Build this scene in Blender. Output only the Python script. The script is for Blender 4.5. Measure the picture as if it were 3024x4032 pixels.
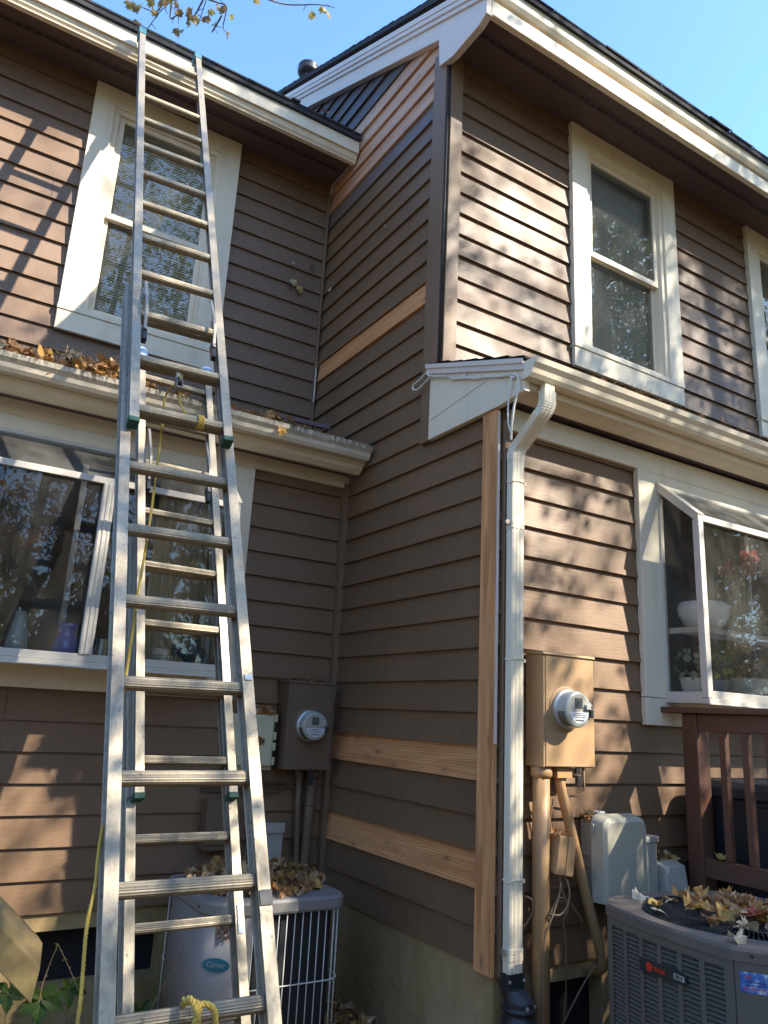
import bpy, bmesh, math, random
from math import sin, cos, pi, radians, sqrt
from mathutils import Vector, Matrix

# ------------------------------------------------------------------ clear
for o in list(bpy.data.objects):
    bpy.data.objects.remove(o, do_unlink=True)
SC = bpy.context.scene
COL = SC.collection
rnd = random.Random(7)

# ------------------------------------------------------------------ camera
CAMP = Vector((-2.354, -2.791, 1.022))
cam = bpy.data.cameras.new('camera')
camo = bpy.data.objects.new('camera', cam)
COL.objects.link(camo)
YAW, PIT, ROL = radians(31.234), radians(14.9955), radians(2.9984)
fw = Vector((sin(YAW) * cos(PIT), cos(YAW) * cos(PIT), sin(PIT)))
rt = Vector((cos(YAW), -sin(YAW), 0))
up = rt.cross(fw)
r2 = rt * cos(ROL) + up * sin(ROL)
u2 = up * cos(ROL) - rt * sin(ROL)
camo.matrix_world = Matrix(((r2.x, u2.x, -fw.x, CAMP.x), (r2.y, u2.y, -fw.y, CAMP.y), (r2.z, u2.z, -fw.z, CAMP.z), (0, 0, 0, 1)))
cam.sensor_fit = 'HORIZONTAL'
cam.sensor_width = 36.0
cam.lens = 36.0 * 3010.98 / 3024
cam.clip_start, cam.clip_end = 0.05, 400
SC.camera = camo

# ------------------------------------------------------------------ light
SUNV = Vector((0.88, -1.0, 1.05)).normalized()         # towards the sun
SUN_EL, SUN_AZ = math.asin(SUNV.z), math.atan2(SUNV.x, SUNV.y)
w = bpy.data.worlds.new('World')
SC.world = w
w.use_nodes = True
nt = w.node_tree
sky = nt.nodes.new('ShaderNodeTexSky')
sky.sky_type = 'NISHITA'
sky.sun_disc = False
sky.sun_elevation, sky.sun_rotation = SUN_EL, SUN_AZ
sky.air_density, sky.dust_density, sky.ozone_density = 1.0, 0.6, 1.0
bg = nt.nodes['Background']
tint = nt.nodes.new('ShaderNodeMix')
tint.data_type, tint.blend_type = 'RGBA', 'MULTIPLY'
tint.inputs[0].default_value = 1.0
tint.inputs[7].default_value = (0.66, 0.87, 1.08, 1)      # clear autumn sky, a little cyan
nt.links.new(sky.outputs[0], tint.inputs[6])
nt.links.new(tint.outputs[2], bg.inputs[0])
bg.inputs[1].default_value = 0.135
sl = bpy.data.lights.new('sun', 'SUN')
sl.energy, sl.angle, sl.color = 3.5, radians(0.5), (1.0, 0.93, 0.79)
so = bpy.data.objects.new('sun', sl)
COL.objects.link(so)
so.rotation_euler = SUNV.to_track_quat('Z', 'Y').to_euler()
so.location = SUNV * 30
SC.view_settings.view_transform = 'Standard'
SC.view_settings.look = 'None'
SC.view_settings.exposure = 2.0
SC.view_settings.gamma = 1.0
SC.render.engine = 'CYCLES'
SC.cycles.use_denoising = True
SC.cycles.max_bounces = 8
SC.cycles.transparent_max_bounces = 12
SC.cycles.sample_clamp_indirect = 6.0

# ------------------------------------------------------------------ helpers
ORG = {}


def setp(o, label=None, cat=None, group=None, kind=None):
    if label: o['label'] = label
    if cat: o['category'] = cat
    if group: o['group'] = group
    if kind: o['kind'] = kind
    return o


def empty(name, loc, label=None, cat=None, group=None, kind=None):
    o = bpy.data.objects.new(name, None)
    COL.objects.link(o)
    o.location = loc
    o.empty_display_size = 0.1
    ORG[o] = Vector(loc)
    return setp(o, label, cat, group, kind)


class MB:
    """collects faces for one mesh object"""

    def __init__(s):
        s.v, s.f, s.m, s.c = [], [], [], []

    def face(s, pts, mi=0):
        n = len(s.v)
        s.v += [tuple(p) for p in pts]
        s.f.append(tuple(range(n, n + len(pts))))
        s.m.append(mi)

    def add(s, vs, fs, mi=0):
        n = len(s.v)
        s.v += [tuple(p) for p in vs]
        for f in fs:
            s.f.append(tuple(i + n for i in f))
            s.m.append(mi)
        return s

    def box(s, x0, x1, y0, y1, z0, z1, mi=0):
        vs = [(x, y, z) for x in (x0, x1) for y in (y0, y1) for z in (z0, z1)]
        return s.add(vs, [(0, 1, 3, 2), (4, 6, 7, 5), (0, 4, 5, 1), (2, 3, 7, 6), (0, 2, 6, 4), (1, 5, 7, 3)], mi)

    def obox(s, c, ax, ay, az, mi=0):
        c, ax, ay, az = Vector(c), Vector(ax), Vector(ay), Vector(az)
        vs = [c + ax * i + ay * j + az * k for i in (-1, 1) for j in (-1, 1) for k in (-1, 1)]
        return s.add(vs, [(0, 1, 3, 2), (4, 6, 7, 5), (0, 4, 5, 1), (2, 3, 7, 6), (0, 2, 6, 4), (1, 5, 7, 3)], mi)

    def prism(s, poly, ext, mi=0):
        """poly: list of 3D points (planar), ext: extrusion vector"""
        e = Vector(ext)
        a = [Vector(p) for p in poly]
        n = len(a)
        vs = a + [p + e for p in a]
        fs = [tuple(range(n))[::-1], tuple(range(n, 2 * n))] + [(i, (i + 1) % n, n + (i + 1) % n, n + i) for i in range(n)]
        return s.add(vs, fs, mi)

    def tube(s, pts, r, n=8, mi=0, caps=True, flat=None):
        pts = [Vector(p) for p in pts]
        rs = r if isinstance(r, (list, tuple)) else [r] * len(pts)
        ref = Vector((0, 0, 1))
        d0 = (pts[1] - pts[0]).normalized()
        if abs(d0.dot(ref)) > 0.9: ref = Vector((1, 0, 0))
        vs, fs = [], []
        u = d0.cross(ref).normalized()
        for i, p in enumerate(pts):
            if i == 0: d = pts[1] - p
            elif i == len(pts) - 1: d = p - pts[i - 1]
            else: d = pts[i + 1] - pts[i - 1]
            d.normalize()
            u = (u - d * u.dot(d)).normalized()
            v = d.cross(u)
            for k in range(n):
                a = 2 * pi * k / n
                vs.append(p + (u * cos(a) + v * sin(a)) * rs[i])
        for i in range(len(pts) - 1):
            for k in range(n):
                a, b = i * n + k, i * n + (k + 1) % n
                fs.append((a, b, b + n, a + n))
        if caps:
            fs.append(tuple(range(n))[::-1])
            fs.append(tuple(range((len(pts) - 1) * n, len(pts) * n)))
        return s.add(vs, fs, mi)

    def sweep(s, prof, origin, d, x, nrm, length, mi=0, caps=True):
        """profile (a along x, b along nrm) swept along d"""
        o, d, x, nrm = Vector(origin), Vector(d), Vector(x), Vector(nrm)
        n = len(prof)
        vs = [o + x * a + nrm * b for a, b in prof] + [o + x * a + nrm * b + d * length for a, b in prof]
        fs = [(i, (i + 1) % n, n + (i + 1) % n, n + i) for i in range(n)]
        if caps: fs += [tuple(range(n))[::-1], tuple(range(n, 2 * n))]
        return s.add(vs, fs, mi)

    def lathe(s, prof, c, axis=(0, 0, 1), n=24, mi=0, cap0=True, cap1=True):
        """prof: list of (radius, height along axis)"""
        c, ax = Vector(c), Vector(axis).normalized()
        ref = Vector((0, 0, 1)) if abs(ax.z) < 0.9 else Vector((1, 0, 0))
        u = ax.cross(ref).normalized()
        v = ax.cross(u)
        vs, fs = [], []
        for r, h in prof:
            for k in range(n):
                a = 2 * pi * k / n
                vs.append(c + ax * h + (u * cos(a) + v * sin(a)) * r)
        for i in range(len(prof) - 1):
            for k in range(n):
                a, b = i * n + k, i * n + (k + 1) % n
                fs.append((a, b, b + n, a + n))
        if cap0: fs.append(tuple(range(n))[::-1])
        if cap1: fs.append(tuple(range((len(prof) - 1) * n, len(prof) * n)))
        return s.add(vs, fs, mi)

    def build(s, name, mats, parent=None, bevel=0, smooth=False, colors=None, fix=True):
        if not isinstance(mats, (list, tuple)): mats = [mats]
        org = Vector((0, 0, 0))
        if parent is not None: org = ORG[parent]
        me = bpy.data.meshes.new(name)
        me.from_pydata([(p[0] - org.x, p[1] - org.y, p[2] - org.z) for p in s.v], [], s.f)
        for m in mats: me.materials.append(m)
        if len(mats) > 1:
            me.polygons.foreach_set('material_index', s.m)
        if colors is not None:
            at = me.color_attributes.new('Col', 'FLOAT_COLOR', 'CORNER')
            buf = []
            for fi, f in enumerate(s.f):
                buf += list(colors[fi]) * len(f)
            at.data.foreach_set('color', buf)
        if fix:
            bm = bmesh.new()
            bm.from_mesh(me)
            bmesh.ops.recalc_face_normals(bm, faces=bm.faces)
            bm.to_mesh(me)
            bm.free()
        if smooth:
            me.polygons.foreach_set('use_smooth', [True] * len(me.polygons))
        me.update()
        o = bpy.data.objects.new(name, me)
        COL.objects.link(o)
        if parent is not None:
            o.parent = parent
        ORG[o] = org
        if bevel:
            b = o.modifiers.new('bevel', 'BEVEL')
            b.width, b.segments, b.limit_method, b.angle_limit = bevel, 2, 'ANGLE', radians(40)
        if smooth == 'auto':
            pass
        return o


def text_mesh(body, size, origin, xdir, ydir, depth=0.0008, bold=0.0):
    cu = bpy.data.curves.new('t', 'FONT')
    cu.body, cu.size, cu.extrude, cu.offset = body, size, depth, bold
    cu.align_x, cu.align_y = 'CENTER', 'CENTER'
    cu.resolution_u = 2
    to = bpy.data.objects.new('t', cu)
    COL.objects.link(to)
    dg = bpy.context.evaluated_depsgraph_get()
    me = bpy.data.meshes.new_from_object(to.evaluated_get(dg))
    X, Y = Vector(xdir).normalized(), Vector(ydir).normalized()
    Z = X.cross(Y)
    O = Vector(origin)
    mb = MB()
    mb.add([O + X * v.co.x + Y * v.co.y + Z * v.co.z for v in me.vertices], [tuple(p.vertices) for p in me.polygons])
    bpy.data.objects.remove(to, do_unlink=True)
    return mb


# ------------------------------------------------------------------ materials
class NT:
    def __init__(s, name):
        s.m = bpy.data.materials.new(name)
        s.m.use_nodes = True
        s.t = s.m.node_tree
        s.t.nodes.clear()
        s.out = s.n('ShaderNodeOutputMaterial')
        s.b = s.n('ShaderNodeBsdfPrincipled')
        s.l(s.b.outputs[0], s.out.inputs[0])
        s.tc = s.n('ShaderNodeTexCoord')

    def n(s, t, **k):
        x = s.t.nodes.new(t)
        for a, b in k.items(): setattr(x, a, b)
        return x

    def l(s, a, b): s.t.links.new(a, b)

    def map(s, scale=(1, 1, 1), rot=(0, 0, 0), src=None):
        mp = s.n('ShaderNodeMapping')
        s.l(src or s.tc.outputs['Object'], mp.inputs[0])
        mp.inputs['Scale'].default_value = scale
        mp.inputs['Rotation'].default_value = rot
        return mp.outputs[0]

    def noise(s, scale, vec=None, detail=4, rough=0.55, dist=0.0):
        x = s.n('ShaderNodeTexNoise')
        x.inputs['Scale'].default_value = scale
        x.inputs['Detail'].default_value = detail
        x.inputs['Roughness'].default_value = rough
        x.inputs['Distortion'].default_value = dist
        s.l(vec if vec is not None else s.tc.outputs['Object'], x.inputs['Vector'])
        return x.outputs['Fac']

    def ramp(s, fac, stops):
        x = s.n('ShaderNodeValToRGB')
        e = x.color_ramp.elements
        while len(e) < len(stops): e.new(0.5)
        for i, (p, c) in enumerate(stops):
            e[i].position = p
            e[i].color = (c[0], c[1], c[2], 1) if isinstance(c, (tuple, list)) else (c, c, c, 1)
        s.l(fac, x.inputs[0])
        return x.outputs[0]

    def mix(s, fac, a, b, mode='MIX'):
        x = s.n('ShaderNodeMix', data_type='RGBA', blend_type=mode)
        for i, v in ((0, fac), (6, a), (7, b)):
            if isinstance(v, (int, float)): x.inputs[i].default_value = v
            elif isinstance(v, tuple): x.inputs[i].default_value = (v[0], v[1], v[2], 1)
            else: s.l(v, x.inputs[i])
        return x.outputs[2]

    def math(s, op, a, b=0.0):
        x = s.n('ShaderNodeMath', operation=op)
        for i, v in ((0, a), (1, b)):
            if isinstance(v, (int, float)): x.inputs[i].default_value = v
            else: s.l(v, x.inputs[i])
        return x.outputs[0]

    def bump(s, h, strength=0.3, dist=0.01):
        x = s.n('ShaderNodeBump')
        x.inputs['Strength'].default_value = strength
        x.inputs['Distance'].default_value = dist
        s.l(h, x.inputs['Height'])
        s.l(x.outputs[0], s.b.inputs['Normal'])

    def set(s, col=None, rough=0.5, metal=0.0, spec=None):
        if col is not None:
            if isinstance(col, tuple): s.b.inputs['Base Color'].default_value = (col[0], col[1], col[2], 1)
            else: s.l(col, s.b.inputs['Base Color'])
        if isinstance(rough, (int, float)): s.b.inputs['Roughness'].default_value = rough
        else: s.l(rough, s.b.inputs['Roughness'])
        s.b.inputs['Metallic'].default_value = metal
        if spec is not None: s.b.inputs['Specular IOR Level'].default_value = spec
        return s.m


E = 0.1524          # siding exposure


def m_siding(name, base, vary=0.10, rough=0.55):
    t = NT(name)
    sx = t.n('ShaderNodeSeparateXYZ')
    t.l(t.tc.outputs['Object'], sx.inputs[0])
    row = t.math('FLOOR', t.math('DIVIDE', sx.outputs[2], E))
    wn = t.n('ShaderNodeTexWhiteNoise', noise_dimensions='1D')
    t.l(row, wn.inputs['W'])
    c = t.mix(wn.outputs[0], tuple(x * (1 - vary) for x in base), tuple(x * (1 + vary) for x in base))
    grain = t.noise(1.0, t.map((3, 3, 160)), 5, 0.65, 0.4)
    c = t.mix(t.ramp(grain, [(0.3, 0.0), (0.75, 0.35)]), c, tuple(x * 0.72 for x in base))
    blot = t.noise(2.2, None, 5, 0.6)
    c = t.mix(t.ramp(blot, [(0.35, 0.0), (0.75, 0.4)]), c, (base[0] * 1.25, base[1] * 1.22, base[2] * 1.2))
    dirt = t.noise(14, t.map((1, 1, 0.4)), 6, 0.7)
    c = t.mix(t.ramp(dirt, [(0.58, 0.0), (0.8, 0.45)]), c, tuple(x * 0.55 for x in base))
    strk = t.noise(1.0, t.map((26, 26, 1.1)), 5, 0.7)
    c = t.mix(t.ramp(strk, [(0.50, 0.0), (0.78, 0.42)]), c, tuple(x * 0.6 for x in base))
    fade = t.noise(0.7, t.map((1, 1, 1.6)), 3, 0.5)
    c = t.mix(t.ramp(fade, [(0.40, 0.0), (0.75, 0.35)]), c, (base[0] * 1.18, base[1] * 1.28, base[2] * 1.45))
    spk = t.noise(70, None, 2, 0.5)
    c = t.mix(t.ramp(spk, [(0.71, 0.0), (0.77, 0.5)]), c, (0.33, 0.28, 0.22))
    nl = t.n('ShaderNodeTexVoronoi')
    nl.inputs['Scale'].default_value = 1.0
    t.l(t.map((2.46, 2.46, 6.5617)), nl.inputs['Vector'])
    nl.inputs['Randomness'].default_value = 0.25
    c = t.mix(t.ramp(nl.outputs['Distance'], [(0.010, 0.75), (0.016, 0.0)]), c, (0.03, 0.022, 0.018))
    t.set(c, t.ramp(blot, [(0.3, rough - 0.08), (0.7, rough + 0.1)]))
    h = t.math('ADD', t.math('MULTIPLY', grain, 0.6), t.math('MULTIPLY', t.noise(24, t.map((0.5, 0.5, 3)), 4), 0.6))
    t.bump(h, 0.35, 0.004)
    return t.m


M = {}
M['siding'] = m_siding('brown_paint_siding', (0.188, 0.105, 0.053))
M['siding_veiled'] = m_siding('brown_paint_siding_veiled', (0.180, 0.105, 0.060))  # same brown paint, bluish veil glare over the upper walls mixed into the colour
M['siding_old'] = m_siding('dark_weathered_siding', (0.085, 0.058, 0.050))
M['siding_grey'] = m_siding('purple_brown_primed_board', (0.150, 0.105, 0.085), 0.03)
M['brown_trim'] = m_siding('brown_paint_trim', (0.205, 0.121, 0.067), 0.0)


def m_cedar(name, vertical=False, base=((0.84, 0.42, 0.175), (0.60, 0.26, 0.095))):
    t = NT(name)
    oi = t.n('ShaderNodeObjectInfo')
    ofs = t.n('ShaderNodeVectorMath', operation='ADD')
    t.l(t.tc.outputs['Object'], ofs.inputs[0])
    cmb = t.n('ShaderNodeCombineXYZ')
    for i in range(3): t.l(t.math('MULTIPLY', oi.outputs['Random'], 7.3 + i * 3.1), cmb.inputs[i])
    t.l(cmb.outputs[0], ofs.inputs[1])
    src = ofs.outputs[0]
    sc = (18, 18, 1.1) if vertical else (1.1, 1.1, 22)
    big = t.noise(1.0, t.map(sc, src=src), 3, 0.5, 1.2)
    fine = t.noise(1.0, t.map(tuple(x * 9 if x > 5 else x * 2 for x in sc), src=src), 3, 0.6, 0.2)
    c = t.mix(t.ramp(big, [(0.32, 0.0), (0.68, 1.0)]), base[0], base[1])
    c = t.mix(t.ramp(fine, [(0.45, 0.0), (0.75, 0.45)]), c, (base[1][0] * 0.75, base[1][1] * 0.68, base[1][2] * 0.6))
    wv = t.n('ShaderNodeTexWave', wave_type='BANDS', bands_direction='X' if vertical else 'Z')
    wv.inputs['Scale'].default_value = 26.0
    wv.inputs['Distortion'].default_value = 9.0
    wv.inputs['Detail'].default_value = 3.0
    wv.inputs['Detail Scale'].default_value = 0.6
    t.l(t.map((1, 1, 0.10) if vertical else (0.10, 0.10, 1), src=src), wv.inputs['Vector'])
    c = t.mix(t.ramp(wv.outputs['Fac'], [(0.55, 0.0), (0.95, 0.55)]), c, (base[1][0] * 0.62, base[1][1] * 0.5, base[1][2] * 0.45))
    vo = t.n('ShaderNodeTexVoronoi')
    vo.inputs['Scale'].default_value = 1.0
    ks = (12, 12, 3.2) if vertical else (4.2, 4.2, 10.0)
    t.l(t.map(ks, src=src), vo.inputs['Vector'])
    kn = t.ramp(vo.outputs['Distance'], [(0.03, 0.8), (0.085, 0.6), (0.12, 0.22), (0.30, 0.0)])
    c = t.mix(kn, c, (0.25, 0.105, 0.042))
    t.set(c, 0.6)
    t.bump(t.math('ADD', big, fine), 0.2, 0.003)
    return t.m


M['cedar'] = m_cedar('fresh_cedar')
M['cedar_v'] = m_cedar('fresh_cedar_corner', True)
M['cedar_pink'] = m_cedar('fresh_cedar_pink', False, ((0.74, 0.46, 0.28), (0.50, 0.26, 0.15)))


def m_paint(name, base, rough=0.5, dirt=0.35, dirtcol=None, scale=6, bump=0.08, metal=0.0, streak=False):
    t = NT(name)
    dc = dirtcol or tuple(x * 0.5 for x in base)
    n1 = t.noise(scale, t.map((1, 1, 0.25) if streak else (1, 1, 1)), 7, 0.68)
    n2 = t.noise(scale * 0.3, None, 3, 0.5)
    c = t.mix(t.ramp(n1, [(0.5, 0.0), (0.78, dirt)]), base, dc)
    c = t.mix(t.ramp(n2, [(0.3, 0.0), (0.7, 0.35)]), c, tuple(min(1, x * 1.08) for x in base))
    sp = t.noise(scale * 18, None, 2, 0.5)
    c = t.mix(t.ramp(sp, [(0.70, 0.0), (0.76, dirt)]), c, dc)
    t.set(c, t.ramp(n1, [(0.3, rough), (0.7, min(1, rough + 0.15))]), metal)
    t.bump(t.noise(scale * 5, None, 4), bump, 0.004)
    return t.m


M['cream'] = m_paint('cream_trim_paint', (0.79, 0.68, 0.51), 0.42, 0.45, (0.40, 0.31, 0.20), 7, streak=True)
def m_gutter():
    t = NT('stained_gutter_paint')
    n1 = t.noise(5, None, 6, 0.65)
    c = t.mix(t.ramp(n1, [(0.4, 0.0), (0.75, 0.5)]), (0.74, 0.64, 0.50), (0.48, 0.41, 0.31))
    sx = t.n('ShaderNodeSeparateXYZ')
    t.l(t.tc.outputs['Object'], sx.inputs[0])
    edge = t.ramp(t.math('SUBTRACT', sx.outputs[2], 2.60), [(0.045, 0.0), (0.098, 1.0)])
    drip = t.noise(1.0, t.map((55, 55, 4)), 3, 0.6)
    patch = t.noise(3.0, t.map((1, 1, 0.1)), 4, 0.6)
    k = t.math('MULTIPLY', t.math('MULTIPLY', edge, t.ramp(drip, [(0.40, 0.0), (0.55, 1.0)])), t.ramp(patch, [(0.35, 0.25), (0.6, 1.0)]))
    c = t.mix(k, c, (0.075, 0.070, 0.055))
    t.set(c, 0.35)
    t.bump(n1, 0.08, 0.004)
    return t.m


M['cream_dirty'] = m_gutter()
M['rake'] = m_paint('pale_rake_paint', (0.72, 0.60, 0.52), 0.45, 0.2, (0.4, 0.36, 0.33), 4)
M['soffit'] = m_paint('brown_soffit', (0.125, 0.082, 0.082), 0.6, 0.3, None, 3)
M['shingle'] = m_paint('dark_shingle', (0.035, 0.034, 0.038), 0.9, 0.5, (0.09, 0.085, 0.08), 30, 0.6)
M['white_alu'] = m_paint('white_aluminium', (0.58, 0.52, 0.44), 0.32, 0.35, (0.30, 0.28, 0.24), 12, 0.03)
M['downspout'] = m_paint('cream_downspout', (0.76, 0.655, 0.49), 0.4, 0.4, (0.45, 0.40, 0.30), 8, 0.05)
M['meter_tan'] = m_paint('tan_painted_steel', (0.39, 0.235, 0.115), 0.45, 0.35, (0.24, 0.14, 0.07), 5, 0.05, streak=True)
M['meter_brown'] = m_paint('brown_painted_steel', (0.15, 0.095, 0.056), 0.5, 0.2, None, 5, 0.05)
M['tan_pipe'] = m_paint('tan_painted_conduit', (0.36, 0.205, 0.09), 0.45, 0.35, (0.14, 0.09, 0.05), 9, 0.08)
M['beige_plastic'] = m_paint('beige_plastic', (0.56, 0.52, 0.34), 0.45, 0.2, None, 6, 0.04)
M['grey_plastic'] = m_paint('grey_green_plastic', (0.39, 0.36, 0.275), 0.42, 0.35, (0.22, 0.21, 0.17), 5, 0.05, streak=True)
M['grey_plastic2'] = m_paint('grey_plastic', (0.39, 0.36, 0.30), 0.5, 0.25, None, 7, 0.05)
M['black_plastic'] = m_paint('black_plastic', (0.026, 0.026, 0.028), 0.32, 0.3, (0.06, 0.055, 0.05), 10, 0.08)
M['bin_black'] = m_paint('black_storage_plastic', (0.02, 0.021, 0.026), 0.38, 0.25, (0.05, 0.05, 0.05), 8, 0.05)
M['deck'] = m_paint('brown_deck_stain', (0.112, 0.045, 0.024), 0.5, 0.35, (0.06, 0.03, 0.02), 7, 0.12)
M['ac_dark'] = m_paint('charcoal_ac_steel', (0.115, 0.10, 0.080), 0.45, 0.4, (0.15, 0.13, 0.11), 9, 0.05)
M['ac_top'] = m_paint('dusty_charcoal_top', (0.135, 0.108, 0.088), 0.6, 0.75, (0.24, 0.19, 0.15), 7, 0.08)
M['ac_black'] = m_paint('black_fan_grille', (0.02, 0.023, 0.025), 0.45, 0.2, None, 20, 0.02)
M['ac_grey'] = m_paint('light_grey_ac_steel', (0.29, 0.265, 0.245), 0.4, 0.4, (0.24, 0.21, 0.17), 7, 0.04, streak=True)
M['ac_rim'] = m_paint('grey_ac_rim', (0.22, 0.205, 0.19), 0.5, 0.35, (0.15, 0.13, 0.1), 9, 0.06)
M['coil'] = m_paint('black_coil_fins', (0.012, 0.012, 0.013), 0.6, 0.2, (0.04, 0.04, 0.04), 40, 0.3)
M['wire_white'] = m_paint('white_coated_wire', (0.62, 0.60, 0.55), 0.4, 0.25, None, 20, 0.02)
M['cable_white'] = m_paint('off_white_cable', (0.72, 0.68, 0.60), 0.45, 0.3, None, 20, 0.02)
M['badge'] = m_paint('teal_badge', (0.02, 0.13, 0.17), 0.35, 0.3, (0.01, 0.05, 0.06), 20, 0.02)
M['badge_edge'] = m_paint('grey_letters', (0.22, 0.26, 0.28), 0.4, 0.1, None, 20, 0.02)
M['room'] = m_paint('dim_room_wall', (0.30, 0.25, 0.18), 0.8, 0.1, None, 2, 0.02)
M['room_dark'] = m_paint('dark_basement', (0.012, 0.012, 0.014), 0.8, 0.1, None, 2, 0.02)
M['panel_grey'] = m_paint('grey_panel_surface', (0.48, 0.46, 0.42), 0.8, 0.1, None, 4, 0.02)
M['blind'] = m_paint('beige_blind', (0.85, 0.76, 0.56), 0.5, 0.1, None, 4, 0.02)
M['curtain'] = m_paint('beige_curtain', (0.58, 0.44, 0.26), 0.8, 0.1, None, 4, 0.02)
M['pot_white'] = m_paint('white_glazed_pot', (0.80, 0.78, 0.72), 0.15, 0.1, None, 6, 0.01)
M['pot_grey'] = m_paint('galvanised_pail', (0.42, 0.46, 0.47), 0.3, 0.4, None, 14, 0.03, 0.4)
M['pot_teal'] = m_paint('teal_glazed_urn', (0.015, 0.07, 0.10), 0.15, 0.2, (0.01, 0.03, 0.04), 16, 0.05)
M['blue_glass'] = m_paint('cobalt_blue_vase', (0.03, 0.10, 0.48), 0.08, 0.1, None, 6, 0.01)
M['green_cap'] = m_paint('green_rubber', (0.016, 0.075, 0.05), 0.55, 0.3, (0.10, 0.10, 0.09), 25, 0.05)
M['teal_cap'] = m_paint('teal_rubber', (0.04, 0.15, 0.19), 0.55, 0.35, (0.16, 0.22, 0.24), 25, 0.05)
M['mitt'] = m_paint('white_rubber_mitt', (0.72, 0.74, 0.76), 0.6, 0.3, (0.2, 0.3, 0.45), 12, 0.05)
M['mitt_blue'] = m_paint('blue_rubber_mitt', (0.12, 0.26, 0.48), 0.6, 0.2, None, 12, 0.05)
M['red'] = m_paint('red_logo', (0.55, 0.035, 0.012), 0.4, 0.1, None, 20, 0.0)
M['silver_tag'] = m_paint('silver_tag', (0.45, 0.43, 0.36), 0.4, 0.2, None, 20, 0.0)
M['ink'] = m_paint('black_ink', (0.02, 0.02, 0.022), 0.5, 0.0, None, 20, 0.0)
M['pink_ink'] = m_paint('pink_ink', (0.50, 0.10, 0.14), 0.5, 0.0, None, 20, 0.0)
M['white_ink'] = m_paint('white_ink', (0.62, 0.62, 0.62), 0.5, 0.1, None, 20, 0.0)
M['navy'] = m_paint('navy_sticker', (0.025, 0.022, 0.06), 0.4, 0.1, None, 20, 0.0)
M['lcd'] = m_paint('grey_lcd', (0.10, 0.115, 0.095), 0.2, 0.0, None, 20, 0.0)
M['paper'] = m_paint('white_label', (0.62, 0.63, 0.63), 0.4, 0.3, (0.2, 0.2, 0.2), 120, 0.0)
M['meter_grey'] = m_paint('grey_meter_plastic', (0.40, 0.41, 0.37), 0.25, 0.2, None, 10, 0.02)
M['galv'] = m_paint('galvanised_ring', (0.55, 0.55, 0.52), 0.35, 0.3, None, 25, 0.03, 0.7)
M['steel'] = m_paint('worn_steel', (0.32, 0.29, 0.25), 0.4, 0.5, (0.16, 0.09, 0.05), 18, 0.06, 0.6)
M['rope'] = m_paint('yellow_rope', (0.58, 0.385, 0.075), 0.8, 0.35, (0.22, 0.17, 0.06), 60, 0.5)
M['vine_stem'] = m_paint('tan_stem', (0.30, 0.22, 0.10), 0.8, 0.2, None, 30, 0.1)
M['bark'] = m_paint('grey_brown_bark', (0.11, 0.085, 0.065), 0.9, 0.6, (0.04, 0.032, 0.025), 9, 0.8)
M['glass_rim'] = m_paint('clear_glass_object', (0.35, 0.38, 0.36), 0.06, 0.1, None, 6, 0.0)
M['terracotta'] = m_paint('terracotta_lamp', (0.45, 0.20, 0.10), 0.7, 0.1, None, 6, 0.02)
M['dark_wire'] = m_paint('brown_cable', (0.10, 0.062, 0.035), 0.6, 0.2, None, 20, 0.02)
M['bright_wire'] = m_paint('tan_cable', (0.22, 0.14, 0.075), 0.5, 0.2, None, 20, 0.02)


def m_concrete():
    t = NT('mossy_foundation')
    n1 = t.noise(3.2, None, 7, 0.65)
    n2 = t.noise(22, None, 6, 0.7)
    n3 = t.noise(1.6, t.map((1, 1, 0.35)), 5, 0.6)
    c = t.mix(n1, (0.34, 0.225, 0.115), (0.52, 0.36, 0.19))
    c = t.mix(t.ramp(n3, [(0.38, 0.0), (0.62, 0.85)]), c, (0.24, 0.17, 0.05))
    c = t.mix(t.ramp(n2, [(0.5, 0.0), (0.8, 0.5)]), c, (0.08, 0.07, 0.045))
    t.set(c, 0.9)
    t.bump(t.math('ADD', n2, n1), 0.5, 0.01)
    return t.m


M['concrete'] = m_concrete()


def m_wood_old():
    t = NT('mossy_weathered_timber')
    n1 = t.noise(3.0, t.map((1.5, 6, 1.5), (0, radians(45), 0)), 6, 0.65, 0.5)
    n2 = t.noise(9, None, 6, 0.7)
    c = t.mix(t.ramp(n1, [(0.3, 0.0), (0.7, 1.0)]), (0.42, 0.275, 0.12), (0.24, 0.155, 0.065))
    c = t.mix(t.ramp(n2, [(0.42, 0.0), (0.72, 0.75)]), c, (0.17, 0.155, 0.05))
    t.set(c, 0.8)
    t.bump(t.math('ADD', n1, n2), 0.4, 0.006)
    return t.m


M['old_wood'] = m_wood_old()


def m_alu(name, base=(0.45, 0.38, 0.285), rough=0.42, metal=0.92, ribs=None):
    t = NT(name)
    n1 = t.noise(9, t.map((1, 1, 0.3)), 7, 0.7)
    n2 = t.noise(45, None, 4, 0.6)
    n3 = t.noise(2.5, None, 4, 0.6)
    n4 = t.noise(1.0, t.map((120, 120, 5)), 4, 0.7)
    c = t.mix(t.ramp(n3, [(0.35, 0.0), (0.7, 0.5)]), base, tuple(x * 0.82 for x in base))
    c = t.mix(t.ramp(n4, [(0.45, 0.0), (0.75, 0.5)]), c, tuple(x * 0.45 for x in base))
    c = t.mix(t.ramp(n1, [(0.5, 0.0), (0.72, 0.75)]), c, (0.20, 0.175, 0.13))
    c = t.mix(t.ramp(n2, [(0.64, 0.0), (0.70, 0.8)]), c, (0.12, 0.115, 0.10))
    t.set(c, t.ramp(n1, [(0.3, rough), (0.75, rough + 0.25)]), metal)
    t.bump(n2, 0.06, 0.002)
    return t.m


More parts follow.
